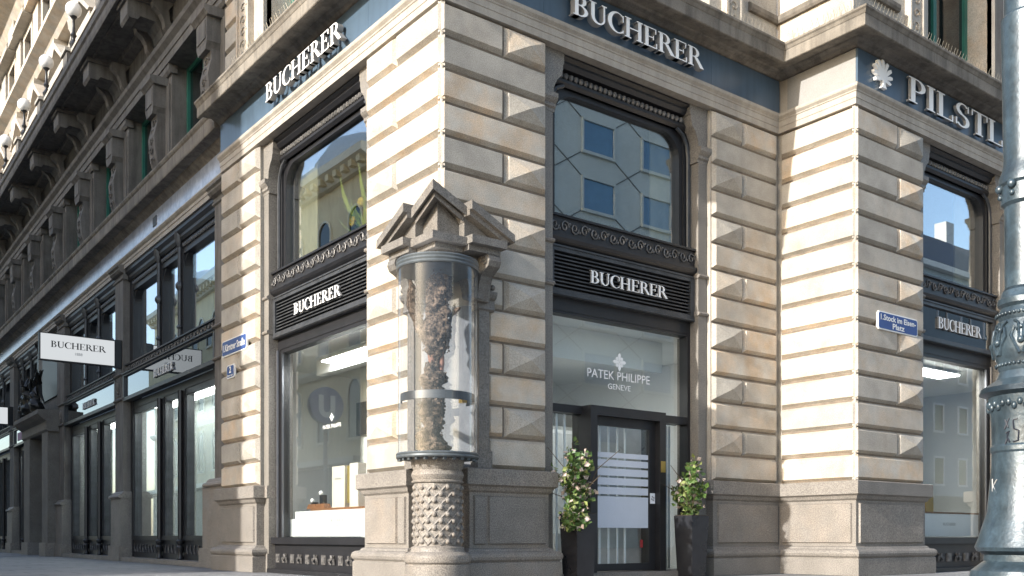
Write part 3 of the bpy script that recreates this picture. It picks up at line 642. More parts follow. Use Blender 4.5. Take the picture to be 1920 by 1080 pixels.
# portal
po = MB().box(17.3, 18.25, -.05, .9, .4, 3.7).build('portal', 'dark_stone', palace, FWG); MB().box(14.5, 15.35, -.05, .9, .4, 3.7).build('portal_jamb', 'dark_stone', po, FWG)
MB().box(14.44, 15.42, -.12, .88, 0, .4).build('portal_base', 'granite', po, FWG); MB().box(17.24, 18.3, -.12, .88, 0, .4).build('portal_base', 'granite', po, FWG)
MB().box(15.35, 17.3, .75, .85, 0, 4).build('portal_door', 'iron', po, FWG)
MB().polyu([(.9, 3.7), (-.05, 3.7), (-.10, 3.76), (-.10, 4.0), (-.22, 4.08), (-.34, 4.2), (-.34, 4.32), (.9, 4.4)], 14.4, 18.35).build('portal_entablature', 'dark_stone', po, FWG)
MB().box(14.42, 18.3, .4, 1.0, 4.4, 6.93).build('portal_wall', 'dark_stone', po, FWG)
MB().box(15.2, 17.5, .36, .4, 4.9, 6.5).build('portal_panel', 'iron', po, FWG)
MB().box(14.42, 14.7, .25, .4, 4.4, 6.93).build('portal_pilaster', 'wing_stone', po, FWG)

# first floor of the wing: piers with carved consoles, green windows, balcony on brackets
CK = [.72 + 3.27 * k for k in range(9)]
for k, c in enumerate(CK):
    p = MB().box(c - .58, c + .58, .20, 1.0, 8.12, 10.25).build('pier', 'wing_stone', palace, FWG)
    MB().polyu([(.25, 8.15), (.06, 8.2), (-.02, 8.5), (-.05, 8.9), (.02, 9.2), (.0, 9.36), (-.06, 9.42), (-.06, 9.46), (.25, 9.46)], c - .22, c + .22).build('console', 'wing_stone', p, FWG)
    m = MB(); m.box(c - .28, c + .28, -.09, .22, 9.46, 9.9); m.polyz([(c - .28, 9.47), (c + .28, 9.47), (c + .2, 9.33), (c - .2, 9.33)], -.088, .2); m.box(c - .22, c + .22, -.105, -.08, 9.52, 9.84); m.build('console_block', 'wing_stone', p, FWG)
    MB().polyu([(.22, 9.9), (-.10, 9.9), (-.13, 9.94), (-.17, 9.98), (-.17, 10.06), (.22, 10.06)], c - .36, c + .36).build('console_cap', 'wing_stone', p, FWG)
    m = MB()
    for i in range(5):
        zc = 8.4 + i * .2; s = 1 if i % 2 else -1; dd = (-.03, -.055, -.05, -.02, .005)[i]
        m.tube([(c + s * .12 * math.cos(a * .9) * (1 - a / 10), dd - .0, zc + .09 * math.sin(a * .9) * (1 - a / 10)) for a in range(8)], .018, 4)
    m.build('carving', 'wing_stone', p, FWG, kind='stuff')
    MB().box(c - .50, c - .26, .165, .2, 8.3, 9.9).build('pier_panel', 'wing_stone', p, FWG); MB().box(c + .26, c + .50, .165, .2, 8.3, 9.9).build('pier_panel', 'wing_stone', p, FWG)
    MB().polyu([(.3, 10.08), (.16, 10.08), (.12, 10.14), (.12, 10.25), (.3, 10.25)], c - .64, c + .64).build('pier_cap', 'wing_stone', p, FWG)
    if k < len(CK) - 1:
        a, b = c + .58, c + 3.27 - .58
        tall_window(FWG, a, b, .50, 8.12, 10.26, palace)
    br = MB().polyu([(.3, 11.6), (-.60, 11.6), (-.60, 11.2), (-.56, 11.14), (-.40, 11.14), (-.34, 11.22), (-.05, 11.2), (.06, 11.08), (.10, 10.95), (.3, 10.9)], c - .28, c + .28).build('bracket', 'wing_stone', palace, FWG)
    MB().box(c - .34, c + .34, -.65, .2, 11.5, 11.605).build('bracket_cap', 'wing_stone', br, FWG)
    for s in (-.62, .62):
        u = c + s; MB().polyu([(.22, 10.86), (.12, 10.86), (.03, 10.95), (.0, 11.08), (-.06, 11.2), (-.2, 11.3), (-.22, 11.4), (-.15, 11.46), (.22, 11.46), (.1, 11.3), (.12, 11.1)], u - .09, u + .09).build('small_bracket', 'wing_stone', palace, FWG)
MB().polyu([(1, 10.255), (.10, 10.255), (.10, 10.42), (.08, 10.43), (.08, 10.56), (.0, 10.64), (-.02, 10.72), (.2, 10.76), (.2, 11.46), (.0, 11.5), (-.02, 11.6), (1, 11.6)], .02, WL).build('balcony_entablature', 'wing_stone', palace, FWG)
bal = MB().polyu([(1, 11.61), (-.68, 11.61), (-.68, 11.57), (-.73, 11.57), (-.75, 11.64), (-.75, 11.78), (-.79, 11.82), (-.79, 11.95), (1, 11.95)], .02, WL).build('balcony', 'wing_stone', palace, FWG)
for k in range(len(CK) - 1):
    c = CK[k] + 1.63; a, b = CK[k] + .36, CK[k + 1] - .36
    m = MB(); m.box(a, b, -.55, -.50, 11.56, 11.612); m.box(a, b, -.02, .03, 11.56, 11.612); m.box(a, a + .05, -.5, -.02, 11.562, 11.612); m.box(b - .05, b, -.5, -.02, 11.562, 11.612); m.build('coffer', 'wing_stone', bal, FWG)
for k in range(len(CK) - 1):
    c = CK[k] + 1.63
    pd = MB().box(c - .22, c + .22, -.72, -.32, 11.951, 12.4).build('balcony_pedestal', 'wing_stone', bal, FWG); MB().box(c - .27, c + .27, -.77, -.27, 12.4, 12.48).build('pedestal_cap', 'stone', pd, FWG)
    for q in range(9):
        u = c + .42 + q * .305
        MB().lathe([(.05, 11.951), (.055, 12.0), (.03, 12.03), (.075, 12.12), (.07, 12.2), (.035, 12.3), (.055, 12.33), (.055, 12.36)], (u, -.52), 6).build('baluster', 'wing_stone', bal, FWG, smooth=40)
MB().box(.05, WL, -.64, -.4, 12.362, 12.44).build('balcony_rail', 'stone', bal, FWG)
# second and third floors
MB().box(.0, WL, .9, 1.2, 11.9, 24).build('upper_wall', 'trim_stone', palace, FWG)
for k, c in enumerate(CK):
    p = MB().box(c - .5, c + .5, .62, .95, 11.95, 16.3).build('upper_pilaster', 'stone', palace, FWG); MB().box(c - .62, c + .62, .5, .93, 15.7, 16.3).build('capital', 'stone', p, FWG)
    MB().lathe([(.2, 12.0), (.24, 12.6), (.19, 12.7), (.17, 15.3), (.24, 15.5), (.28, 15.7)], (c, .62), 10).build('half_column', 'stone', p, FWG, smooth=40)
    q = MB().box(c - .45, c + .45, .66, .95, 16.9, 19.6).build('upper_pilaster', 'stone', palace, FWG); MB().box(c - .6, c + .6, .4, .94, 19.1, 19.65).build('capital', 'stone', q, FWG)
    u = c + 1.63
    if k < len(CK) - 1:
        for z0, z1, ped in ((12.3, 14.4, True), (17.1, 18.8, False)):
            m = MB(); m.box(u - .85, u - .6, .7, .95, z0, z1); m.box(u + .6, u + .85, .7, .95, z0, z1); m.box(u - .85, u + .85, .69, .95, z1, z1 + .25); w_ = m.build('window', 'stone', palace, FWG)
            MB().box(u - .6, u + .6, .86, .9, z0, z1).build('pane', 'dark_glass', w_, FWG)
            MB().box(u - 1.05, u + 1.05, .35, .95, z1 + .25, z1 + .42).build('window_cornice', 'stone', w_, FWG)
            if ped:
                m = MB(); m.polyz([(u - 1.1, z1 + .42), (u + 1.1, z1 + .42), (u, z1 + 1.15)], .62, .95); m.polyz([(u - 1.2, z1 + .42), (u - 1.0, z1 + .42), (u, z1 + 1.1), (u, z1 + 1.28)], .3, .9); m.polyz([(u + 1.2, z1 + .42), (u + 1.0, z1 + .42), (u, z1 + 1.1), (u, z1 + 1.28)], .302, .9); m.build('pediment', 'stone', w_, FWG)
MB().polyu([(1.2, 16.3), (.6, 16.3), (.5, 16.45), (.2, 16.6), (.2, 16.75), (.4, 16.9), (1.2, 16.9)], 0, WL).build('string_course', 'stone', palace, FWG)
MB().polyu([(1.2, 19.65), (.5, 19.65), (.3, 19.9), (-.2, 20.1), (-.2, 20.4), (1.2, 20.6)], 0, WL).build('top_cornice', 'stone', palace, FWG)
MB().box(-7, 0, .4, 1.0, 12.4, 24).build('upper_wall', 'stone', palace, FWG)

# ------------------------------------------------------------------ corner shrine with glass cylinder
CX = CY = -.12
shrine = thing('corner_shrine', 'granite corner shrine with broken pediment over a glass cylinder on a studded column', 'shrine', (CX, CY, 0))
def fold(mb, poly, d0, d1, m=0):
    n = len(poly); vs = [((d if u is None else u), d, z) for d in (d0, d1) for u, z in poly]
    return mb.add(vs, [tuple(range(n)), tuple(range(2 * n - 1, n - 1, -1))] + [(i, i + n, (i + 1) % n + n, (i + 1) % n) for i in range(n)], m)
for fr in (FR, FL):
    m = MB(); fold(m, [(None, 4.66), (.17, 4.44), (.17, 4.33), (None, 4.55)], -.30, .06); pd = m.build('pediment', 'shrine_granite', shrine, fr)
    m = MB(); fold(m, [(None, 4.55), (.17, 4.33), (.17, 4.27), (None, 4.485)], -.245, .055); m.build('raking_moulding', 'shrine_granite', pd, fr)
    m = MB(); fold(m, [(None, 4.49), (.20, 4.27), (.20, 4.06), (None, 4.06)], -.13, .05); m.build('tympanum', 'shrine_granite', pd, fr)
    m = MB(); m.polyz([(.172, 4.49), (.80, 4.195), (.80, 4.10), (.172, 4.39)], -.41, .058); e = m.build('pediment_end', 'shrine_granite', shrine, fr)
    MB().polyz([(.174, 4.392), (.76, 4.118), (.70, 4.09), (.174, 4.33)], -.355, .052).build('raking_moulding', 'shrine_granite', e, fr)
    MB().polyz([(.176, 4.335), (.66, 4.09), (.176, 4.09)], -.24, .05).build('tympanum', 'shrine_granite', e, fr)
    m = MB(); fold(m, [(None, 4.075), (.168, 4.075), (.168, 3.985), (None, 3.985)], -.31, .056); h = m.build('shrine_cornice', 'shrine_granite', shrine, fr)
    m = MB(); fold(m, [(None, 3.985), (.168, 3.985), (.168, 3.92), (None, 3.92)], -.22, .054); m.build('cornice_step', 'shrine_granite', h, fr)
    MB().box(.17, .68, -.415, .053, 4.0, 4.092).build('cornice_end', 'shrine_granite', h, fr); MB().box(.18, .64, -.33, .051, 3.93, 4.0).build('cornice_step', 'shrine_granite', h, fr)
    arc = [(.36 * math.cos(R_(a)) - .02, 3.47 + .36 * math.sin(R_(a))) for a in range(0, 80, 11)]
    m = MB(); fold(m, [(None, 3.925), (.53, 3.925), (.53, 3.44), (.36, 3.44)] + arc + [(None, 3.83)], -.13, .05); m.build('arch', 'shrine_granite', shrine, fr)
    c = MB().polyu([(.05, 3.95), (-.30, 3.95), (-.345, 3.91), (-.36, 3.85), (-.33, 3.79), (-.26, 3.75), (-.19, 3.70), (-.15, 3.62), (-.13, 3.5), (-.11, 3.42), (.05, 3.40)], .455, .63).build('scroll_console', 'shrine_granite', shrine, fr)
    m = MB()
    for u in (.452, .633):
        m.tube([(u, -.26 + .075 * math.cos(a * .7) * (1 - a / 14), 3.86 + .075 * math.sin(a * .7) * (1 - a / 14)) for a in range(12)], .012, 5)
    m.build('volute', 'shrine_granite', c, fr, kind='stuff')
    p = MB().box(.535, .69, -.035, .1, 1.62, 3.36).build('niche_pilaster', 'shrine_granite', shrine, fr); MB().box(.50, .72, -.06, .098, 1.412, 1.62).build('pilaster_base', 'shrine_granite', p, fr)
    MB().polyu([(.1, 3.33), (-.035, 3.33), (-.06, 3.35), (-.05, 3.38), (-.05, 3.46), (-.09, 3.49), (-.11, 3.53), (-.11, 3.56), (.1, 3.56)], .51, .76).build('capital', 'shrine_granite', p, fr)
    MB().ball((.70, -.09, 3.61), .035, 8, 6).build('rosette', 'shrine_granite', p, fr, smooth=60)
m = MB().polyp([(.56, .02), (.02, .56), (.08, .62), (.62, .08)], 3.40, 3.9); m.build('arch_back', 'trim_stone', shrine, F0)
cy = MB().lathe([(.462, 1.50), (.462, 3.70)], (CX, CY), 64)
cy.f = cy.f[:-2]; cy.mi = cy.mi[:-2]
cyl = cy.build('glass_cylinder', 'pane_cyl', shrine, F0, smooth=60)
MB().lathe([(.44, 3.655), (.476, 3.655), (.482, 3.67), (.474, 3.69), (.482, 3.71), (.474, 3.73), (.482, 3.75), (.476, 3.765), (.44, 3.765)], (CX, CY), 64).build('glass_rim', 'zinc', cyl, F0, smooth=30)
MB().lathe([(.30, 1.475), (.476, 1.475), (.484, 1.49), (.478, 1.51), (.484, 1.525), (.476, 1.54), (.44, 1.54), (.44, 1.50), (0.001, 1.50)], (CX, CY), 64).build('glass_rim', 'zinc', cyl, F0, smooth=30)
MB().lathe([(.445, 3.74), (.43, 3.765), (.30, 3.80), (.001, 3.81)], (CX, CY), 48).build('glass_lid', 'sign_white', cyl, F0, smooth=60)
m = MB()
for i in range(14):
    a = R_(150 + 180 * i / 13); m.box(CX + .44 * math.cos(a) - .02, CX + .44 * math.cos(a) + .02, CY + .44 * math.sin(a) - .02, CY + .44 * math.sin(a) + .02, 1.445, 1.476)
m.build('rim_bolt', 'zinc', cyl, F0, kind='stuff')
# studded column
PR = .272
col = MB().lathe([(.375, 0), (.375, .24), (.36, .258), (.385, .28), (.395, .32), (.385, .36), (.36, .384), (.32, .40), (.31, .42), (.31, .45), (PR, .47), (PR, 1.19), (.30, 1.20), (.305, 1.215), (.285, 1.23), (.295, 1.25), (.308, 1.285), (.295, 1.325), (.28, 1.345), (.295, 1.37), (.305, 1.41), (.315, 1.475)], (CX, CY), 40).build('studded_column', 'granite', shrine, F0, smooth=30)
m = MB(); NA, NZ = 11, 9; dz = (1.18 - .48) / NZ
for i in range(NA):
    for j in range(NZ):
        a = 2 * math.pi * (i + .5 * (j % 2)) / NA; z = .48 + (j + .5) * dz
        m.ball((CX + PR * math.cos(a), CY + PR * math.sin(a), z), .034, 8, 6, sq=(1, 1, 1.0))
m.build('stud', 'granite', col, F0, smooth=80, kind='stuff')
m = MB()
for s in (-1, 1):
    for i in range(NA):
        m.tube([(CX + (PR + .004) * math.cos(a), CY + (PR + .004) * math.sin(a), z) for q in range(19) for a, z in [(2 * math.pi * (i + s * q / 2 * .5) / NA + (math.pi / NA), .48 + q * dz / 2)]], .012, 4)
m.build('lattice', 'granite', col, F0, smooth=80, kind='stuff')
# trunk
trunk = thing('tree_trunk', 'gnarled nail studded tree trunk standing inside the glass cylinder', 'trunk', (CX, CY, 1.5))
def knotty(prof, n=26, amp=.028, sc_=9, seed=0):
    """prof: (x, y, z, r)"""
    mb = MB(); P = []
    for i in range(len(prof) - 1):
        for q in range(6):
            t = q / 6; P.append([prof[i][k] * (1 - t) + prof[i + 1][k] * t for k in range(4)])
    P.append(list(prof[-1])); vs = []
    for x, y, z, r in P:
        for q in range(n):
            a = 2 * math.pi * q / n; v = Vector((math.cos(a) * r * sc_ + seed, math.sin(a) * r * sc_, z * sc_ * .8))
            rr = r + amp * noise.noise(v) * 1.7 + amp * .9 * noise.noise(v * 2.3) + amp * .5 * noise.noise(v * 5.1)
            vs.append((x + rr * math.cos(a), y + rr * math.sin(a), z))
    L_ = len(P); fs = [(i * n + q, i * n + (q + 1) % n, (i + 1) * n + (q + 1) % n, (i + 1) * n + q) for i in range(L_ - 1) for q in range(n)] + [tuple(range(n))[::-1], tuple((L_ - 1) * n + q for q in range(n))]
    return mb.add(vs, fs)
tx, ty = CX - .02, CY - .02
lx, ly = -RT.x, -RT.y                                # towards the left as the viewer sees it
def sh(k): return tx + lx * k, ty + ly * k
main = [(*sh(.05), 1.502, .135), (*sh(.05), 1.62, .15), (*sh(.07), 1.78, .13), (*sh(.04), 1.95, .115), (*sh(.06), 2.10, .14), (*sh(.05), 2.20, .12), (*sh(.06), 2.32, .11), (*sh(.05), 2.42, .145), (*sh(.04), 2.52, .085), (*sh(.03), 2.66, .055), (*sh(.01), 2.80, .14), (*sh(.03), 2.95, .175), (*sh(.01), 3.08, .15), (*sh(-.01), 3.22, .12), (*sh(-.01), 3.36, .125), (*sh(-.02), 3.50, .11), (*sh(-.02), 3.60, .085), (*sh(-.02), 3.635, .03)]
knotty(main, 36, .05).build('stem', 'trunk', trunk, F0, smooth=50)
knotty([(*sh(.10), 2.86, .07), (*sh(.18), 2.98, .075), (*sh(.25), 3.15, .06), (*sh(.28), 3.32, .075), (*sh(.29), 3.45, .05), (*sh(.30), 3.56, .02)], 18, .022, seed=3).build('branch', 'trunk', trunk, F0, smooth=50)
knotty([(*sh(-.05), 2.95, .05), (*sh(-.12), 3.06, .045), (*sh(-.19), 3.16, .035), (*sh(-.24), 3.24, .02)], 18, .022, seed=5).build('branch', 'trunk', trunk, F0, smooth=50)
knotty([(*sh(.02), 2.45, .045), (*sh(.06), 2.60, .04), (*sh(.05), 2.80, .05)], 12, .01, seed=8).build('bare_wood', 'trunk_red', trunk, F0, smooth=50)
knotty([(*sh(-.04), 2.45, .035), (*sh(-.06), 2.62, .03), (*sh(-.03), 2.80, .04)], 12, .01, seed=9).build('bare_wood', 'trunk_red', trunk, F0, smooth=50)
m = MB(); rr = random.Random(4)
for x, y, z, r in main[1:-1]:
    for q in range(26):
        a = rr.uniform(0, 6.283); zz = z + rr.uniform(-.07, .07); m.ball((x + (r + .012) * math.cos(a), y + (r + .012) * math.sin(a), zz), rr.uniform(.009, .016), 5, 4)
m.build('nail_heads', 'trunk', trunk, F0, kind='stuff')
m = MB().lathe([(.425, 2.13), (.432, 2.135), (.432, 2.225), (.425, 2.23)], (CX, CY), 24, R_(130), R_(365)); m.build('iron_strap', 'iron_grey', trunk, F0, smooth=40)
q = sh(-.30); MB().box(q[0] - .035, q[0] + .035, q[1] - .035, q[1] + .035, 2.13, 2.25).build('padlock', 'brass', trunk, F0)

# ------------------------------------------------------------------ signs
def sign(name, label, cat, loc=(0, 0, 0), group=None): return thing(name, label, cat, loc, group)
s = sign('fascia_sign', 'white raised serif BUCHERER letters on the sunlit left blue frieze', 'sign', FL.pt(4.7, 0, 7.3)); serif_text('BUCHERER', FL, 4.72, -.022, 7.345, .27, 2.5, .09, s, True, standoff=.04)
s = sign('fascia_sign', 'white raised serif BUCHERER letters on the shaded blue frieze above the door bay', 'sign', FR.pt(1.95, 0, 7.3)); serif_text('BUCHERER', FR, 1.95, -.024, 7.345, .27, 2.5, .09, s, False, standoff=.04)
s = sign('fascia_sign', 'large pale PILSTL letters with a tree emblem on the right frieze', 'sign', FB.pt(6.7, 0, 7.3)); serif_text('PILSTL', FB, 7.66, -.024, 7.315, .38, 3.02, .05, s, False, standoff=.03)
em = MB(); rr = random.Random(2)
cu, cz = 7.0, 7.53
pts = []
for i in range(40):
    a = R_(-60 + 300 * i / 39); r = .21 * (1 + .16 * (1 if i % 4 < 2 else -1)); pts.append((cu + r * 1.15 * math.cos(a), cz + .02 + r * .95 * math.sin(a)))
for i in range(9):
    a = R_(-35 + 250 * i / 8); b0 = .05; q = [(cu + .02 * math.cos(a + 1.5), cz - .06 + .02 * math.sin(a + 1.5)), (cu + .02 * math.cos(a - 1.5), cz - .06 + .02 * math.sin(a - 1.5)), (cu + .19 * math.cos(a - .17), cz + .17 * math.sin(a - .17)), (cu + .25 * math.cos(a - .09), cz + .01 + .2 * math.sin(a - .09)), (cu + .25 * math.cos(a + .11), cz + .01 + .21 * math.sin(a + .11)), (cu + .19 * math.cos(a + .19), cz + .17 * math.sin(a + .19))]
    em.polyz(q, -.075 - i * .0008, -.03)
em.polyz([(cu - .03, cz - .05), (cu + .05, cz - .05), (cu + .045, 7.38), (cu + .08, 7.325), (cu - .05, 7.325), (cu - .015, 7.38)], -.0835, -.03)
em.build('tree_emblem', 'letter_face', s, FB)
s = sign('shop_sign', 'white serif BUCHERER letters on the louvred panel of the left display window', 'sign', FL.pt(4.4, .2, 4.0)); serif_text('BUCHERER', FL, 4.43, .215, 4.03, .17, 1.55, .03, s, True)
s = sign('shop_sign', 'white serif BUCHERER letters on the louvred panel above the shop door', 'sign', FR.pt(2.55, .2, 4.0)); serif_text('BUCHERER', FR, 2.56, .215, 4.03, .17, 1.50, .03, s, False)
s = sign('shop_sign', 'white serif BUCHERER letters on the dark glass panel right of the projecting pier', 'sign', FB.pt(9.1, .2, 4.0)); serif_text('BUCHERER', FB, 9.1, .24, 4.04, .19, 1.42, .03, s, False)
for u, t in ((4.9, 'bay beside the rusticated left pier'), (11.5, 'second bay of the shaded wing')):
    s = sign('shop_sign', f'small white BUCHERER letters on the dark panel of the {t}', 'sign', FWG.pt(u, .25, 4.0)); serif_text('BUCHERER', FWG, u, .285, 4.04, .17, 1.35, .03, s, True)
def projecting(y_s, label, text=True):
    o = FWG.pt(y_s, .25, 4.6); s = sign('projecting_sign', label, 'sign', o); x1 = FWG.pt(y_s, .09, 0).x; yy = o.y
    G = Frame('G', (x1 - 1.66, yy), (1, 0), (0, 1)); z0, z1 = 4.61, 5.245
    MB().box(0, 1.66, .0, .14, z0, z1).build('light_box', 'sign_black', s, G)
    MB().box(.025, 1.635, -.012, -.002, z0 + .025, z1 - .025).build('sign_face', 'sign_lit', s, G); MB().box(1.66, 1.66 + .19, .02, .12, z0 - .02, z1 + .02).build('mounting_box', 'sign_black', s, G)
    if text: serif_text('BUCHERER', G, .24, -.0125, z0 + .31, .145, 1.2, .002, s, False, mats=('sign_black', 'sign_black')); font_text('1888', G, .84, -.015, z0 + .17, .065, s, 'letter_side', False, name='lettering')
projecting(7.40, 'white illuminated box sign reading BUCHERER 1888 projecting from the wing pilaster')
projecting(22.1, 'far white box sign cut by the left picture edge', False)
def plate(fr, u0, u1, z0, z1, d, label, lines, flip, cat='street sign', name='street_sign'):
    s = sign(name, label, cat, fr.pt((u0 + u1) / 2, d, z0)); c = .03
    def rr_(a, b, z_, zz, c): return [(a + c, z_), (b - c, z_), (b, z_ + c), (b, zz - c), (b - c, zz), (a + c, zz), (a, zz - c), (a, z_ + c)]
    MB().polyz(rr_(u0, u1, z0, z1, c), d - .015, d + .02).build('plate', 'enamel_white', s, fr); MB().polyz(rr_(u0 + .018, u1 - .018, z0 + .018, z1 - .018, c * .8), d - .018, d - .01).build('plate_field', 'enamel_blue', s, fr)
    for t, u, z, h, wd in lines: font_text(t, fr, u, d - .0205, z, h, s, 'enamel_white', flip, wd, bold=.022)
plate(FL, 5.79, 6.87, 3.69, 3.965, -.01, 'blue enamel street sign reading Kärntner Straße on the left pier', [('1.Kärntner Straße', 6.33, 3.775, .12, .95)], True)
plate(FL, 6.32, 6.655, 3.29, 3.52, -.01, 'small square blue enamel house number 2 below the street sign', [('2', 6.49, 3.385, .11, .085), ('Kärntner Straße', 6.49, 3.325, .028, .24)], True, 'house number', 'house_number')
plate(FB, 6.94, 8.04, 3.71, 3.985, -.08 + .07, 'blue enamel street sign reading Stock im Eisen-Platz on the right pier', [('1.Stock im Eisen-', 7.49, 3.86, .085, .98), ('Platz', 7.49, 3.75, .085, .33)], False)
def flower_emblem(mb, u, d, z, r):
    for i in range(4):
        a = i * math.pi / 2 + math.pi / 4
        for k in (r * .55,): mb.polyz([(u + k * math.cos(a) + r * .22 * math.cos(b), z + k * math.sin(a) + r * .22 * math.sin(b)) for b in [j * math.pi / 3 for j in range(6)]], d - .002, d)
        a = i * math.pi / 2; mb.polyz([(u + r * .15 * math.cos(a + 1.2), z + r * .15 * math.sin(a + 1.2)), (u + r * .15 * math.cos(a - 1.2), z + r * .15 * math.sin(a - 1.2)), (u + r * .85 * math.cos(a - .25), z + r * .85 * math.sin(a - .25)), (u + r * 1.1 * math.cos(a), z + r * 1.1 * math.sin(a)), (u + r * .85 * math.cos(a + .25), z + r * .85 * math.sin(a + .25))], d - .0035, d - .0015)
s = sign('window_lettering', 'white PATEK PHILIPPE GENEVE lettering on the glass above the door', 'sign', FR.pt(3.27, .36, 2.65))
font_text('PATEK PHILIPPE', FR, 3.27, .365, 2.79, .125, s, 'letter_face', False, 1.22); font_text('GENEVE', FR, 3.27, .365, 2.655, .08, s, 'letter_face', False, .44)
m = MB(); flower_emblem(m, 3.27, .366, 3.05, .12); m.build('emblem', 'letter_face', s, FR)
s = sign('window_lettering', 'small white PATEK PHILIPPE lettering on the dark band of the left display', 'sign', FL.pt(3.5, .36, 2.1))
font_text('PATEK PHILIPPE', FL, 3.5, .365, 2.2, .06, s, 'letter_face', True, .58); m = MB(); flower_emblem(m, 3.5, .366, 2.36, .06); m.build('emblem', 'letter_face', s, FL)

# ------------------------------------------------------------------ shop displays
t = thing('display_counter', 'white display plinth with wooden top in the left shop window', 'display', FL.pt(3.6, .7, .58))
MB().box(2.1, 5.0, .48, .95, .58, .98).build('plinth', 'display_white', t, FL); MB().box(2.05, 4.6, .55, 1.5, .985, 1.02).build('wooden_top', 'display_wood', t, FL); MB().box(4.95, 5.2, .47, .9, .581, .86).build('plinth_step', 'display_white', t, FL)
font_text('BUCHERER', FL, 3.55, .478, .80, .05, t, 'letter_side', True, .42, bold=.01); font_text('1888', FL, 3.55, .478, .73, .03, t, 'letter_side', True)
for u0, u1, h, lab in ((3.88, 4.30, .66, 'tall cream presentation panel nearest the window jamb, bearing small lettering'), (3.45, 3.72, .68, 'narrow cream presentation panel beside the golden strip')):
    b = tag(MB().box(u0, u1, .78, .92, 1.022, 1.022 + h).build('presentation_case', 'display_cream', None, FL), lab, 'panel')
    if u0 > 3.8: font_text('BUCHERER', FL, 4.1, .777, 1.47, .03, b, 'letter_side', True, .2, bold=.01)
tag(MB().box(3.73, 3.87, .82, .9, 1.10, 1.68).build('gold_case', 'display_gold', None, FL), 'thin golden strip between the two cream presentation panels', 'panel')
for u, lab in ((4.75, 'small wooden watch stand at the left end of the display'), (4.45, 'wooden watch stand with upright holder beside the cream panels')):
    t = thing('watch_stand', lab, 'watch stand', FL.pt(u, .7, 1.022)); MB().taper((u, .7), 1.022, 1.10, .16, .13, .07, .05).build('stand_base', 'display_wood', t, FL)
    MB().box(u - .05, u + .05, .66, .74, 1.10, 1.24 if u < 4.6 else 1.13).build('stand_post', 'display_black', t, FL); m = MB().ball((u, .66, 1.27 if u < 4.6 else 1.16), .035, 8, 6); m.build('watch_face', 'letter_face', t, FL, smooth=60)
t = thing('display_counter', 'white display plinth in the right shop window behind the lamp post', 'display', FB.pt(10, .7, .58))
MB().box(8.55, 10.95, .48, .95, .58, .97).build('plinth', 'display_white', t, FB); MB().box(8.5, 11, .47, 1.5, .975, 1.0).build('wooden_top', 'display_wood', t, FB); font_text('BUCHERER', FB, 9.95, .478, .77, .05, t, 'letter_side', False, .42, bold=.01)
tag(MB().box(9.2, 9.55, .8, .95, 1.002, 1.7).build('presentation_case', 'display_cream', None, FB), 'tall cream presentation panel standing in the right shop window', 'panel')
tag(MB().box(9.75, 10.0, .8, .95, 1.002, 1.28).build('presentation_box', 'display_gold', None, FB), 'low golden presentation box in the right shop window', 'box')
MB().box(8.4, 11.1, 1.7, 1.76, .1, 3.5).build('backdrop_panel', 'interior_green', palace, FB)
for fr, u0, u1, d0, d1, z, lab in ((FL, 2.0, 4.7, .80, .97, 3.40, 'long white ceiling light strip behind the left shop window'), (FR, 2.0, 4.5, 1.4, 2.2, 3.54, 'white ceiling light panel deeper inside the door bay'), (FB, 8.6, 10.9, .8, 1.2, 3.5, 'white ceiling light panel in the right shop window')):
    t = thing('ceiling_light', lab, 'ceiling light', fr.pt((u0 + u1) / 2, d0, z)); MB().box(u0, u1, d0, d1, z, z + .02).build('diffuser', 'room_light' if fr is FR else 'ceiling_light', t, fr); MB().box(u0 - .02, u1 + .02, d0 - .02, d1 + .02, z + .02, z + .05).build('light_housing', 'interior_white', t, fr)
t = thing('fill_light', 'added upward fill strip hidden on the rail above the shop door', 'ceiling light', (3.25, .5, 2.28)); MB().box(1.95, 4.55, .50, .56, 2.262, 2.275).build('diffuser', 'fill_strip', t, F0); MB().box(1.93, 4.57, .485, .50, 2.25, 2.30).build('light_housing', 'iron', t, F0)  # unseen emitter added to brighten the bulkhead and shop ceiling
t = thing('fill_light', 'added upward fill strip on the partition inside the door bay', 'ceiling light', (3.2, 2.3, 2.26)); MB().box(1.95, 4.55, 2.41, 2.47, 2.262, 2.275).build('diffuser', 'room_light', t, F0); MB().box(1.93, 4.57, 2.395, 2.41, 2.252, 2.31).build('light_housing', 'interior_white', t, F0)  # added upward emitter, out of view, lifting the dark ceiling behind the transom
for a, b, lab in ((1.4, 6.9, 'ceiling light strip in the first window bay of the wing'), (8.4, 13.4, 'ceiling light strip in the second window bay of the wing'), (18.6, 21.7, 'ceiling light strip in the window bay beyond the portal')):
    t = thing('ceiling_light', lab, 'ceiling light', FWG.pt((a + b) / 2, .9, 3.6)); MB().box(a, b, .85, 1.2, 3.64, 3.66).build('diffuser', 'wing_light', t, FWG); MB().box(a - .02, b + .02, .83, 1.22, 3.66, 3.678).build('light_housing', 'interior_white', t, FWG)
def drape(fr, u0, u1, d, z0, z1, label, mt='curtain'):
    m = MB(); n = 10; pts = [(u0 + (u1 - u0) * i / (n * 2), d + .035 * math.sin(i * math.pi / 2)) for i in range(n * 2 + 1)]
    for i in range(len(pts) - 1):
        (a, b), (c, e) = pts[i], pts[i + 1]; m.add([(a, b, z0), (c, e, z0), (c, e, z1), (a, b, z1), (a, b + .01, z0), (c, e + .01, z0), (c, e + .01, z1), (a, b + .01, z1)], [(0, 1, 2, 3), (7, 6, 5, 4)])
    tag(m.build('curtain', mt, None, fr, smooth=60), label, 'curtain')
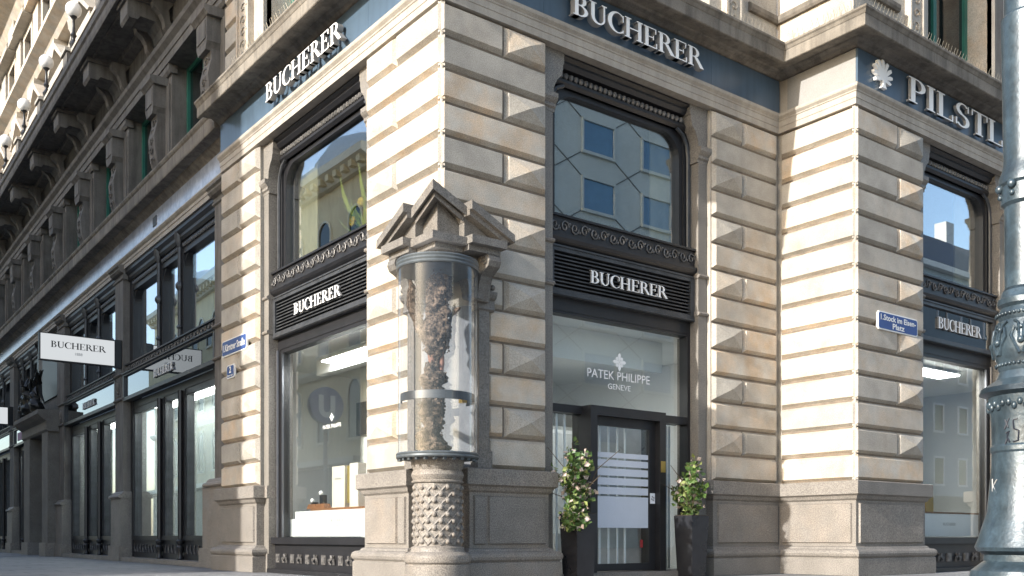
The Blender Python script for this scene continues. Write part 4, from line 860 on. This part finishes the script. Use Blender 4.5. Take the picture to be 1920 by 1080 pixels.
drape(FL, 4.45, 5.1, .6, 3.9, 6.9, 'cream curtain at the left side of the upper left window'); drape(FR, 4.15, 4.55, .62, 3.9, 6.9, 'pale curtain at the right side of the upper window over the door'); drape(FB, 10.4, 10.9, .62, 3.9, 6.9, 'pale curtain at the right side of the upper right window')
# flowers in the upper left window
fl = thing('flower_arrangement', 'tall yellow green leaf and flower arrangement in a teal vase behind the upper left window', 'flowers', FL.pt(2.9, .55, 4.75))
MB().lathe([(.05, 4.62), (.09, 4.66), (.11, 4.78), (.08, 4.92), (.06, 4.98), (.08, 5.02)], (2.95, .58), 14).build('vase', 'vase_teal', fl, FL, smooth=50)
MB().box(2.5, 3.5, .46, .9, 4.56, 4.62).build('shelf', 'interior_dark', fl, FL)
def blade(mb, u, d, z, du, h, wd, curl):
    n = 7; vs = []; fs = []
    for i in range(n + 1):
        t_ = i / n; uu = u + du * t_ + curl * math.sin(t_ * 3) * .1; zz = z + h * t_; ww = wd * math.sin(math.pi * (.12 + .88 * t_)) * .5; dd = d - .1 * t_ * t_ + .03 * math.sin(6 * t_)
        vs += [(uu - ww, dd, zz), (uu, dd - .012, zz), (uu + ww, dd, zz)]
    for i in range(n): fs += [(3 * i, 3 * i + 1, 3 * i + 4, 3 * i + 3), (3 * i + 1, 3 * i + 2, 3 * i + 5, 3 * i + 4)]
    mb.add(vs, fs)
for du, h, wd, cu_ in ((.42, .95, .13, 1.2), (-.12, .98, .11, -.6)):
    m = MB(); blade(m, 2.95, .56, 4.98, du, h, wd, cu_); m.build('large_leaf', 'flower_leaf', fl, FL, smooth=60)
for i in range(14):
    m = MB(); blade(m, 2.95 + random.uniform(-.06, .06), .56, 4.95, random.uniform(-.55, .45), random.uniform(.3, .62), .06, random.uniform(-1, 1)); m.build('leaf', 'leaf' if i % 2 else 'flower_leaf', fl, FL, smooth=60)
for u, z in ((2.85, 5.42), (2.45, 5.5), (3.1, 5.2), (2.6, 5.25)):
    m = MB(); [m.ball((u + .05 * math.cos(a), .5, z + .04 * math.sin(a)), .035, 6, 4) for a in range(6)]; m.build('blossom', 'flower_yellow', fl, FL, smooth=60)

# ------------------------------------------------------------------ planters with shrubs
def planter(x0, y0, wd, label):
    c = (x0 + wd / 2, y0 + wd / 2); t = thing('planter', label, 'planter', (*c, 0)); m = MB(); h = wd / 2
    m.taper(c, 0.0, .875, h * .80, h); b = m.build('pot', 'pot_black', t, F0, org=(c[0], c[1], 0))
    MB().box(c[0] - h * .92, c[0] + h * .92, c[1] - h * .92, c[1] + h * .92, .876, .885).build('soil', 'soil', t, F0); return c
def shrub(c, z, rx, hz, n, label, seed, lean=(0, 0), droop=0):
    t = thing('potted_shrub', label, 'shrub', (*c, z)); rr = random.Random(seed); lv = [MB(), MB(), MB()]; st = MB()
    tips = []
    for i in range(13):
        a = rr.uniform(0, 6.283); k = rr.random(); hh = hz * (.25 + .75 * rr.random()); r = rx * (1.15 - .75 * hh / hz) * (.4 + .6 * rr.random())
        p = (c[0] + lean[0] * k + r * math.cos(a), c[1] + lean[1] * k + r * math.sin(a), z + hh); tips.append(p)
        st.tube([(c[0], c[1], z), (c[0] + (p[0] - c[0]) * .4, c[1] + (p[1] - c[1]) * .4, z + (p[2] - z) * .55), p], [.012, .008, .004], 4)
    for i in range(droop):
        p = (c[0] - .24 + rr.uniform(-.09, .07), c[1] - .16 + rr.uniform(-.09, .06), z - rr.uniform(-.12, .20)); tips.append(p); tips.append(p)
        st.tube([(c[0], c[1], z), (c[0] - .16, c[1] - .10, z + .12), p], [.01, .008, .004], 4)
    for i in range(5):
        a = rr.uniform(0, 6.283); p = (c[0] + rx * 1.5 * math.cos(a), c[1] + rx * 1.5 * math.sin(a), z + hz * rr.uniform(.3, .9)); st.tube([(c[0], c[1], z), (c[0] + rx * .7 * math.cos(a), c[1] + rx * .7 * math.sin(a), z + (p[2] - z) * .7), p], [.008, .006, .003], 4)
    st.build('branches', 'stem', t, F0, kind='stuff')
    for i in range(n):
        p = rr.choice(tips); k = rr.random() ** .5; q = Vector((c[0] + (p[0] - c[0]) * k, c[1] + (p[1] - c[1]) * k, z + (p[2] - z) * k)) + Vector((rr.gauss(0, .042), rr.gauss(0, .042), rr.gauss(0, .042)))
        ax = Vector((rr.gauss(0, 1), rr.gauss(0, 1), rr.gauss(.3, .7))).normalized(); sd = ax.orthogonal().normalized(); sd.rotate(Matrix.Rotation(rr.uniform(0, 6.28), 3, ax)); L_ = rr.uniform(.055, .10); W_ = L_ * .40; up = ax.cross(sd) * .012
        lv[0 if rr.random() < .62 else (1 if rr.random() < .55 else 2)].add([tuple(q), tuple(q + ax * L_ * .5 + sd * W_ + up), tuple(q + ax * L_), tuple(q + ax * L_ * .5 - sd * W_ + up)], [(0, 1, 2), (0, 2, 3)])
    for mb, nm, mt in zip(lv, ('foliage', 'young_foliage', 'blossoms'), ('leaf', 'leaf_pale', 'blossom')): mb.build(nm, mt, t, F0, kind='stuff')
c1 = planter(1.885, -.30, .35, 'tall black tapered planter left of the shop door'); c2 = planter(4.05, -.30, .35, 'tall black tapered planter right of the shop door')
shrub(c1, .885, .36, .92, 1300, 'leafy flowering shrub leaning out of the planter left of the door', 3, (-.12, -.05), 8); shrub(c2, .885, .28, .82, 950, 'upright sparse flowering shrub in the planter right of the door', 9)

# ------------------------------------------------------------------ street lamp
ZL = 4.7; KL = ZL / F_PX; LP = CAM + RT * ((1926 - 960) / F_PX * ZL) + FW * ZL
lamp = thing('lamp_post', 'blue grey cast iron street lamp post cut by the right picture edge', 'lamp post', (LP.x, LP.y, 0))
prof = [(1228, 1800), (1130, 1806), (1085, 1813), (1070, 1818), (1052, 1843), (1040, 1843), (1033, 1829), (1026, 1825), (1012, 1831), (985, 1840), (960, 1849), (880, 1857), (850, 1858), (846, 1855), (838, 1855), (834, 1858), (790, 1857), (760, 1853), (744, 1850), (738, 1834), (728, 1838), (712, 1866), (697, 1873), (690, 1869), (680, 1869), (674, 1866), (655, 1860), (630, 1863), (602, 1873), (594, 1869), (588, 1869), (578, 1875), (572, 1869), (562, 1869), (556, 1875), (546, 1878), (540, 1883), (388, 1882), (382, 1876), (350, 1876), (345, 1872), (332, 1872), (318, 1878), (300, 1881), (46, 1876), (34, 1876), (28, 1882), (-600, 1886), (-1500, 1892)]
pp = [((1926 - e) * KL * .89, max(0, EYE + (HOR - y) * KL)) for y, e in prof]
GP = Frame('P', (LP.x, LP.y), (1, 0), (0, 1))
parts = ((0, 6, 'base'), (5, 20, 'pedestal'), (19, 36, 'collar'), (35, 49, 'shaft'))
for a, b, nm in parts: MB().lathe(pp[a:b + 1], (0, 0), 48).build(nm, 'lamp_paint', lamp, GP, org=(0, 0, pp[a][1]), smooth=28)
def zp(y): return EYE + (HOR - y) * KL
m = MB()
for i in range(40):
    a = 2 * math.pi * i / 40
    for y, e in ((591, 1868), (685, 1868)): m.ball(((1926 - e) * KL * .89 * math.cos(a), (1926 - e) * KL * .89 * math.sin(a), zp(y)), .0095, 6, 4)
m.build('bead_ring', 'lamp_paint', lamp, GP, smooth=60, kind='stuff')
m = MB()
for i in range(8):
    a = 2 * math.pi * i / 8 + .25
    def on(da, y, r): return (r * .89 * math.cos(a + da), r * .89 * math.sin(a + da), zp(y))
    for s in (-1, 1):
        m.tube([on(s * .05, 668, .165), on(s * .18, 650, .172), on(s * .30, 635, .168), on(s * .22, 618, .160), on(s * .10, 626, .163)], .008, 5)
        m.tube([on(s * .05, 640, .170), on(s * .10, 612, .152), on(s * .25, 606, .146)], .007, 5)
    m.ball(on(0, 645, .172), .018, 8, 6); m.ball(on(0, 620, .158), .012, 6, 5)
    for q in range(5): m.ball(on(-.3 + q * .15, 758 + 7 * (q % 2), .188), .014, 6, 4, sq=(1, 1, 1.4))
    m.ball(on(.39, 352, .136), .022, 8, 6); m.ball(on(.39, 368, .132), .014, 6, 5)
m.build('relief_ornament', 'lamp_paint', lamp, GP, smooth=70, kind='stuff')
for y in (880, 915, 945): MB().ball((.163 * math.cos(R_(215)), .163 * math.sin(R_(215)), zp(y)), .009, 8, 6).build('bolt', 'lamp_paint', lamp, GP, smooth=60)
view_a = math.atan2(CAM.y - LP.y, CAM.x - LP.x)      # direction from the post to the viewer
def gr(strokes, mt, nm):
    m = MB()
    for st in strokes: m.tube([(r * math.cos(view_a + a), r * math.sin(view_a + a), zp(y)) for a, y, r in st], .0035, 4)
    m.build(nm, mt, lamp, GP, kind='stuff')
rb = (1926 - 1857) * KL * .89 + .002
gr([[(-.62, 790, rb), (-.52, 805, rb)], [(-.50, 788, rb), (-.64, 808, rb)], [(-.6, 815, rb), (-.5, 812, rb), (-.56, 822, rb), (-.48, 832, rb)], [(-.62, 835, rb), (-.55, 826, rb)], [(-.25, 790, rb), (-.38, 792, rb), (-.36, 808, rb), (-.22, 812, rb), (-.24, 830, rb), (-.38, 832, rb)]], 'graffiti_black', 'graffiti')
rb = (1926 - 1855) * KL * .89 + .002
gr([[(-1.12, 898, rb), (-1.10, 922, rb)], [(-.90, 900, rb), (-1.10, 912, rb)], [(-1.08, 911, rb), (-.88, 924, rb)], [(-1.08, 928, rb), (-1.07, 948, rb)], [(-.88, 930, rb), (-1.04, 938, rb), (-.87, 946, rb)]], 'letter_side', 'graffiti')
# balcony lamps
names = ('nearest the corner block', 'second from the corner block', 'third from the corner block', 'fourth from the corner block', 'fifth from the corner block, near the left edge')
LPROF = [(.10, 12.48), (.12, 12.52), (.07, 12.60), (.10, 12.70), (.05, 12.78), (.04, 12.85), (.075, 12.92), (.04, 13.0), (.03, 13.3), (.05, 13.34), (.085, 13.38), (.085, 13.40)]
for k in range(1, 6):
    c = CK[k] + 1.63; q = FWG.pt(c, -.52, 12.48)
    t = thing('balcony_lamp', 'black balcony lamp with white globe, ' + names[k - 1], 'lamp', q, 'globe lamps along the balcony')
    MB().lathe(LPROF, (c, -.52), 12).build('lamp_stem', 'balcony_iron', t, FWG, smooth=40); MB().ball((c, -.52, 13.56), .19, 20, 12).build('globe', 'globe', t, FWG, smooth=80)
# bronze group on the portal
t = thing('bronze_eagle', 'dark bronze eagle sculpture perched on the portal entablature of the wing', 'sculpture', FWG.pt(16.3, -.2, 4.35))
u = 16.3
def lump(pts, nm, n=14, amp=.03, seed=0):
    mb = knotty([(p[0], p[1], p[2], p[3]) for p in pts], n, amp, 6, seed); mb.build(nm, 'bronze', t, FWG, smooth=50)
lump([(u, -.1, 4.35, .30), (u, -.15, 4.6, .27), (u, -.2, 4.9, .2), (u - .05, -.28, 5.1, .13), (u - .1, -.38, 5.2, .09), (u - .12, -.5, 5.22, .03)], 'body', amp=.06)
rg = random.Random(11)
for s_ in (-1, 1):
    mb = MB()
    for i in range(26):
        k = i / 25; base = Vector((u + s_ * (.2 + .85 * k), -.1 - .1 * math.sin(k * 3), 4.75 + .45 * k)); L_ = .35 + .35 * k
        tip = base + Vector((s_ * (.1 + .25 * k), rg.uniform(-.15, .1), L_ * rg.uniform(.4, 1.0) * (1 if i % 3 else -1)))
        mb.tube([tuple(base), tuple((base + tip) / 2 + Vector((0, -.05, 0))), tuple(tip)], [.07, .06, .01], 5)
    mb.build('wing', 'bronze', t, FWG, smooth=50, kind='stuff')
for k in (-.95, .95): lump([(u + k, -.12, 4.36, .22), (u + k, -.2, 4.55, .2), (u + k * .95, -.22, 4.75, .13), (u + k * .9, -.25, 4.92, .1), (u + k * .9, -.25, 5.05, .03)], 'figure', amp=.05, seed=6 + k)
t = sign('shop_sign', 'purple strip sign on the panel of the bay beyond the portal', 'sign', FWG.pt(20, .2, 4.0)); MB().box(18.7, 21.4, .27, .285, 3.98, 4.25).build('sign_strip', 'sign_purple', t, FWG); font_text('IOI', FWG, 19.3, .268, 4.02, .16, t, 'letter_face', True, .5)

# ------------------------------------------------------------------ opposite side of the square and street (seen in the panes, casting the street's shade)
def far_building(name, label, fr, u0, u1, dep, h, mw, wins, mg, trim=None, roof=None):
    t = thing(name, label, 'building', fr.pt((u0 + u1) / 2, 0, 0)); MB().box(u0, u1, 0, dep, 0, h).build('wall', mw, t, fr)
    me = {}
    for (u, z, ww, hh, arch) in wins:
        key = (ww, hh, arch)
        if key not in me:
            m = MB(); tt = .12; m.box(-ww / 2 - tt, -ww / 2, -.10, .05, 0, hh); m.box(ww / 2, ww / 2 + tt, -.10, .05, 0, hh); m.box(-ww / 2 - tt, ww / 2 + tt, -.15, .05, -.15, 0)
            if arch: m.polyz([(-ww / 2 - tt, hh)] + [(-(ww / 2 + tt) * math.cos(R_(a)), hh + (ww / 2 + tt) * math.sin(R_(a))) for a in range(15, 166, 15)] + [(ww / 2 + tt, hh)] + [(ww / 2 * math.cos(R_(a)), hh + ww / 2 * math.sin(R_(a))) for a in range(0, 181, 15)], -.10, .05)
            else: m.box(-ww / 2 - tt, ww / 2 + tt, -.12, .05, hh, hh + .14)
            p = MB(); pl = [(-ww / 2, 0), (ww / 2, 0), (ww / 2, hh)] + ([(ww / 2 * math.cos(R_(a)), hh + ww / 2 * math.sin(R_(a))) for a in range(15, 166, 15)] if arch else []) + [(-ww / 2, hh)]
            p.polyz(pl, -.03, .02); me[key] = (m.mesh('window', fr, (0, 0, 0), [trim or mw]), p.mesh('pane', fr, (0, 0, 0), [mg]))
        a, b = me[key]; w_ = link('window', a, fr.pt(u, 0, z), t); link('pane', b, fr.pt(u, 0, z), w_)
    return t
FO = Frame('O', (-16.5, 0), (0, 1), (-1, 0))
wins = [(34 + 3.4 * k, z, 1.3, hh, ar) for k in range(13) for z, hh, ar in ((5.6, 2.3, True), (10.2, 2.3, True), (14.6, 2.0, True))]
o = far_building('yellow_palace', 'yellow stuccoed palace with arched windows across the street', FO, 32, 78, 14, 19.4, 'stucco_yellow', wins, 'dark_glass', 'stucco_cream')
MB().polyu([(.1, 18.8), (-.3, 18.8), (-.5, 19.1), (-.9, 19.3), (-.9, 19.7), (.1, 19.7)], 31.9, 78).build('cornice', 'stucco_cream', o, FO); MB().polyu([(.1, 9.0), (-.2, 9.0), (-.35, 9.25), (-.35, 9.4), (.1, 9.4)], 31.9, 78).build('string_course', 'stucco_cream', o, FO)
for k in range(54): MB().box(32.3 + .84 * k, 32.65 + .84 * k, -.75, .05, 18.9, 19.25).build('modillion', 'stucco_yellow', o, FO)
MB().box(32, 78, -.12, .05, .4, 4.2).build('shop_front', 'shop_dark', o, FO); MB().box(32, 78, -1.2, .0, 4.2, 4.5).build('canopy', 'stucco_cream', o, FO)
m = MB(); m.polyu([(0.3, 19.7), (.9, 21.4), (3, 22.0), (12, 22.0), (13.6, 19.7)], 32, 78); m.build('roof', 'roof_white', o, FO)
for k in range(4): m = MB(); m.lathe([(3.2, 0), (3.0, 1.2), (2.2, 2.4), (1.0, 3.0), (.01, 3.1)], (38 + 11 * k, 3), 20); m.v = [(a, b, c + 19.7) for a, b, c in m.v]; m.build('dome', 'roof_white', o, FO, smooth=50)
wins = [(7.6 + 3.4 * k, z, 1.3, hh, ar) for k in range(7) for z, hh, ar in ((5.6, 2.3, True), (10.0, 2.2, False), (13.9, 1.9, False))]
o = far_building('cream_house', 'tall cream corner house across the street shading the wing', FO, 5.1, 31.8, 14, 17.2, 'stucco_cream', wins, 'dark_glass', 'stucco_yellow')
MB().polyu([(.1, 16.8), (-.3, 16.8), (-.6, 17.1), (-.8, 17.3), (-.8, 17.7), (.1, 17.7)], 5.1, 31.8).build('cornice', 'stucco_yellow', o, FO); MB().polyu([(.3, 17.7), (2.2, 19.9), (12, 19.9), (13.6, 17.7)], 5.11, 31.8).build('roof', 'roof_slate', o, FO); MB().box(5.11, 31.7, -.12, .05, .4, 4.2).build('shop_front', 'shop_dark', o, FO)
FH = Frame('H', (0, -27), (1, 0), (0, -1))
wins = [(10.9 + 4.3 * k, 2.5 + 3.0 * j, 2.1, 1.55, False) for k in range(9) for j in range(9)]
o = far_building('stone_hall', 'grey stone building with square windows coloured like reflected sky across the square', FH, 6, 49.5, 15, 32, 'hall_stone', wins, 'sky_tinted_glass', 'hall_stone')
m = MB()
for k in range(9):
    for j in range(9):
        u, z = 10.9 + 4.3 * k, 3.28 + 3.0 * j
        for a, b in (((-1.2, -.9), (-2.15, -1.5)), ((1.2, -.9), (2.15, -1.5)), ((-1.2, .9), (-2.15, 1.5)), ((1.2, .9), (2.15, 1.5))): m.tube([(u + a[0], -.004, z + a[1]), (u + b[0], -.004, z + b[1])], .035, 4)
m.build('joint_lines', 'groove', o, FH, kind='stuff')
FH2 = Frame('H2', (0, -30), (1, 0), (0, -1))
wins = [(52 + 3.4 * k, z, 1.2, 1.9, False) for k in range(14) for z in (4.5, 8.4, 12.2, 16.0)]
o = far_building('blue_house', 'pale blue stuccoed house with white window frames further along the square', FH2, 50, 100, 12, 20.5, 'stucco_blue', wins, 'dark_glass', 'sign_white')
MB().box(49.8, 100, -.5, .1, 20.2, 20.6).build('cornice', 'roof_white', o, FH2); MB().polyu([(0, 20.6), (2.5, 24), (9.5, 24), (12, 20.6)], 50, 100).build('roof', 'roof_slate', o, FH2)
for k in range(4): MB().box(60 + 9 * k, 61.2 + 9 * k, 3, 4, 22, 26).build('chimney', 'roof_white', o, FH2)
MB().box(50, 100, -.1, .04, .3, 3.6).build('shop_front', 'shop_dark', o, FH2)
t = thing('subway_sign', 'round blue subway sign with a white U on a tall pole', 'sign', (-6.2, 16.8, 0))
GU = Frame('U', (-6.2, 16.8), (1, 0), (0, 1)); MB().lathe([(.06, 0), (.06, 4)], (0, 0), 12).build('pole', 'steel_post', t, GU, smooth=40)
MB().polyz([(.55 * math.cos(R_(a)), 4.5 + .55 * math.sin(R_(a))) for a in range(0, 360, 12)], -.1, .1).build('disc', 'enamel_blue', t, GU)
MB().polyz([(-.27, 4.8), (-.27, 4.4)] + [(.27 * math.cos(R_(a)), 4.4 + .27 * math.sin(R_(a))) for a in range(195, 346, 15)] + [(.27, 4.4), (.27, 4.8), (.11, 4.8), (.11, 4.4)] + [(.11 * math.cos(R_(a)), 4.4 + .11 * math.sin(R_(a))) for a in range(345, 194, -15)] + [(-.11, 4.4), (-.11, 4.8)], -.115, .115).build('letter', 'enamel_white', t, GU)
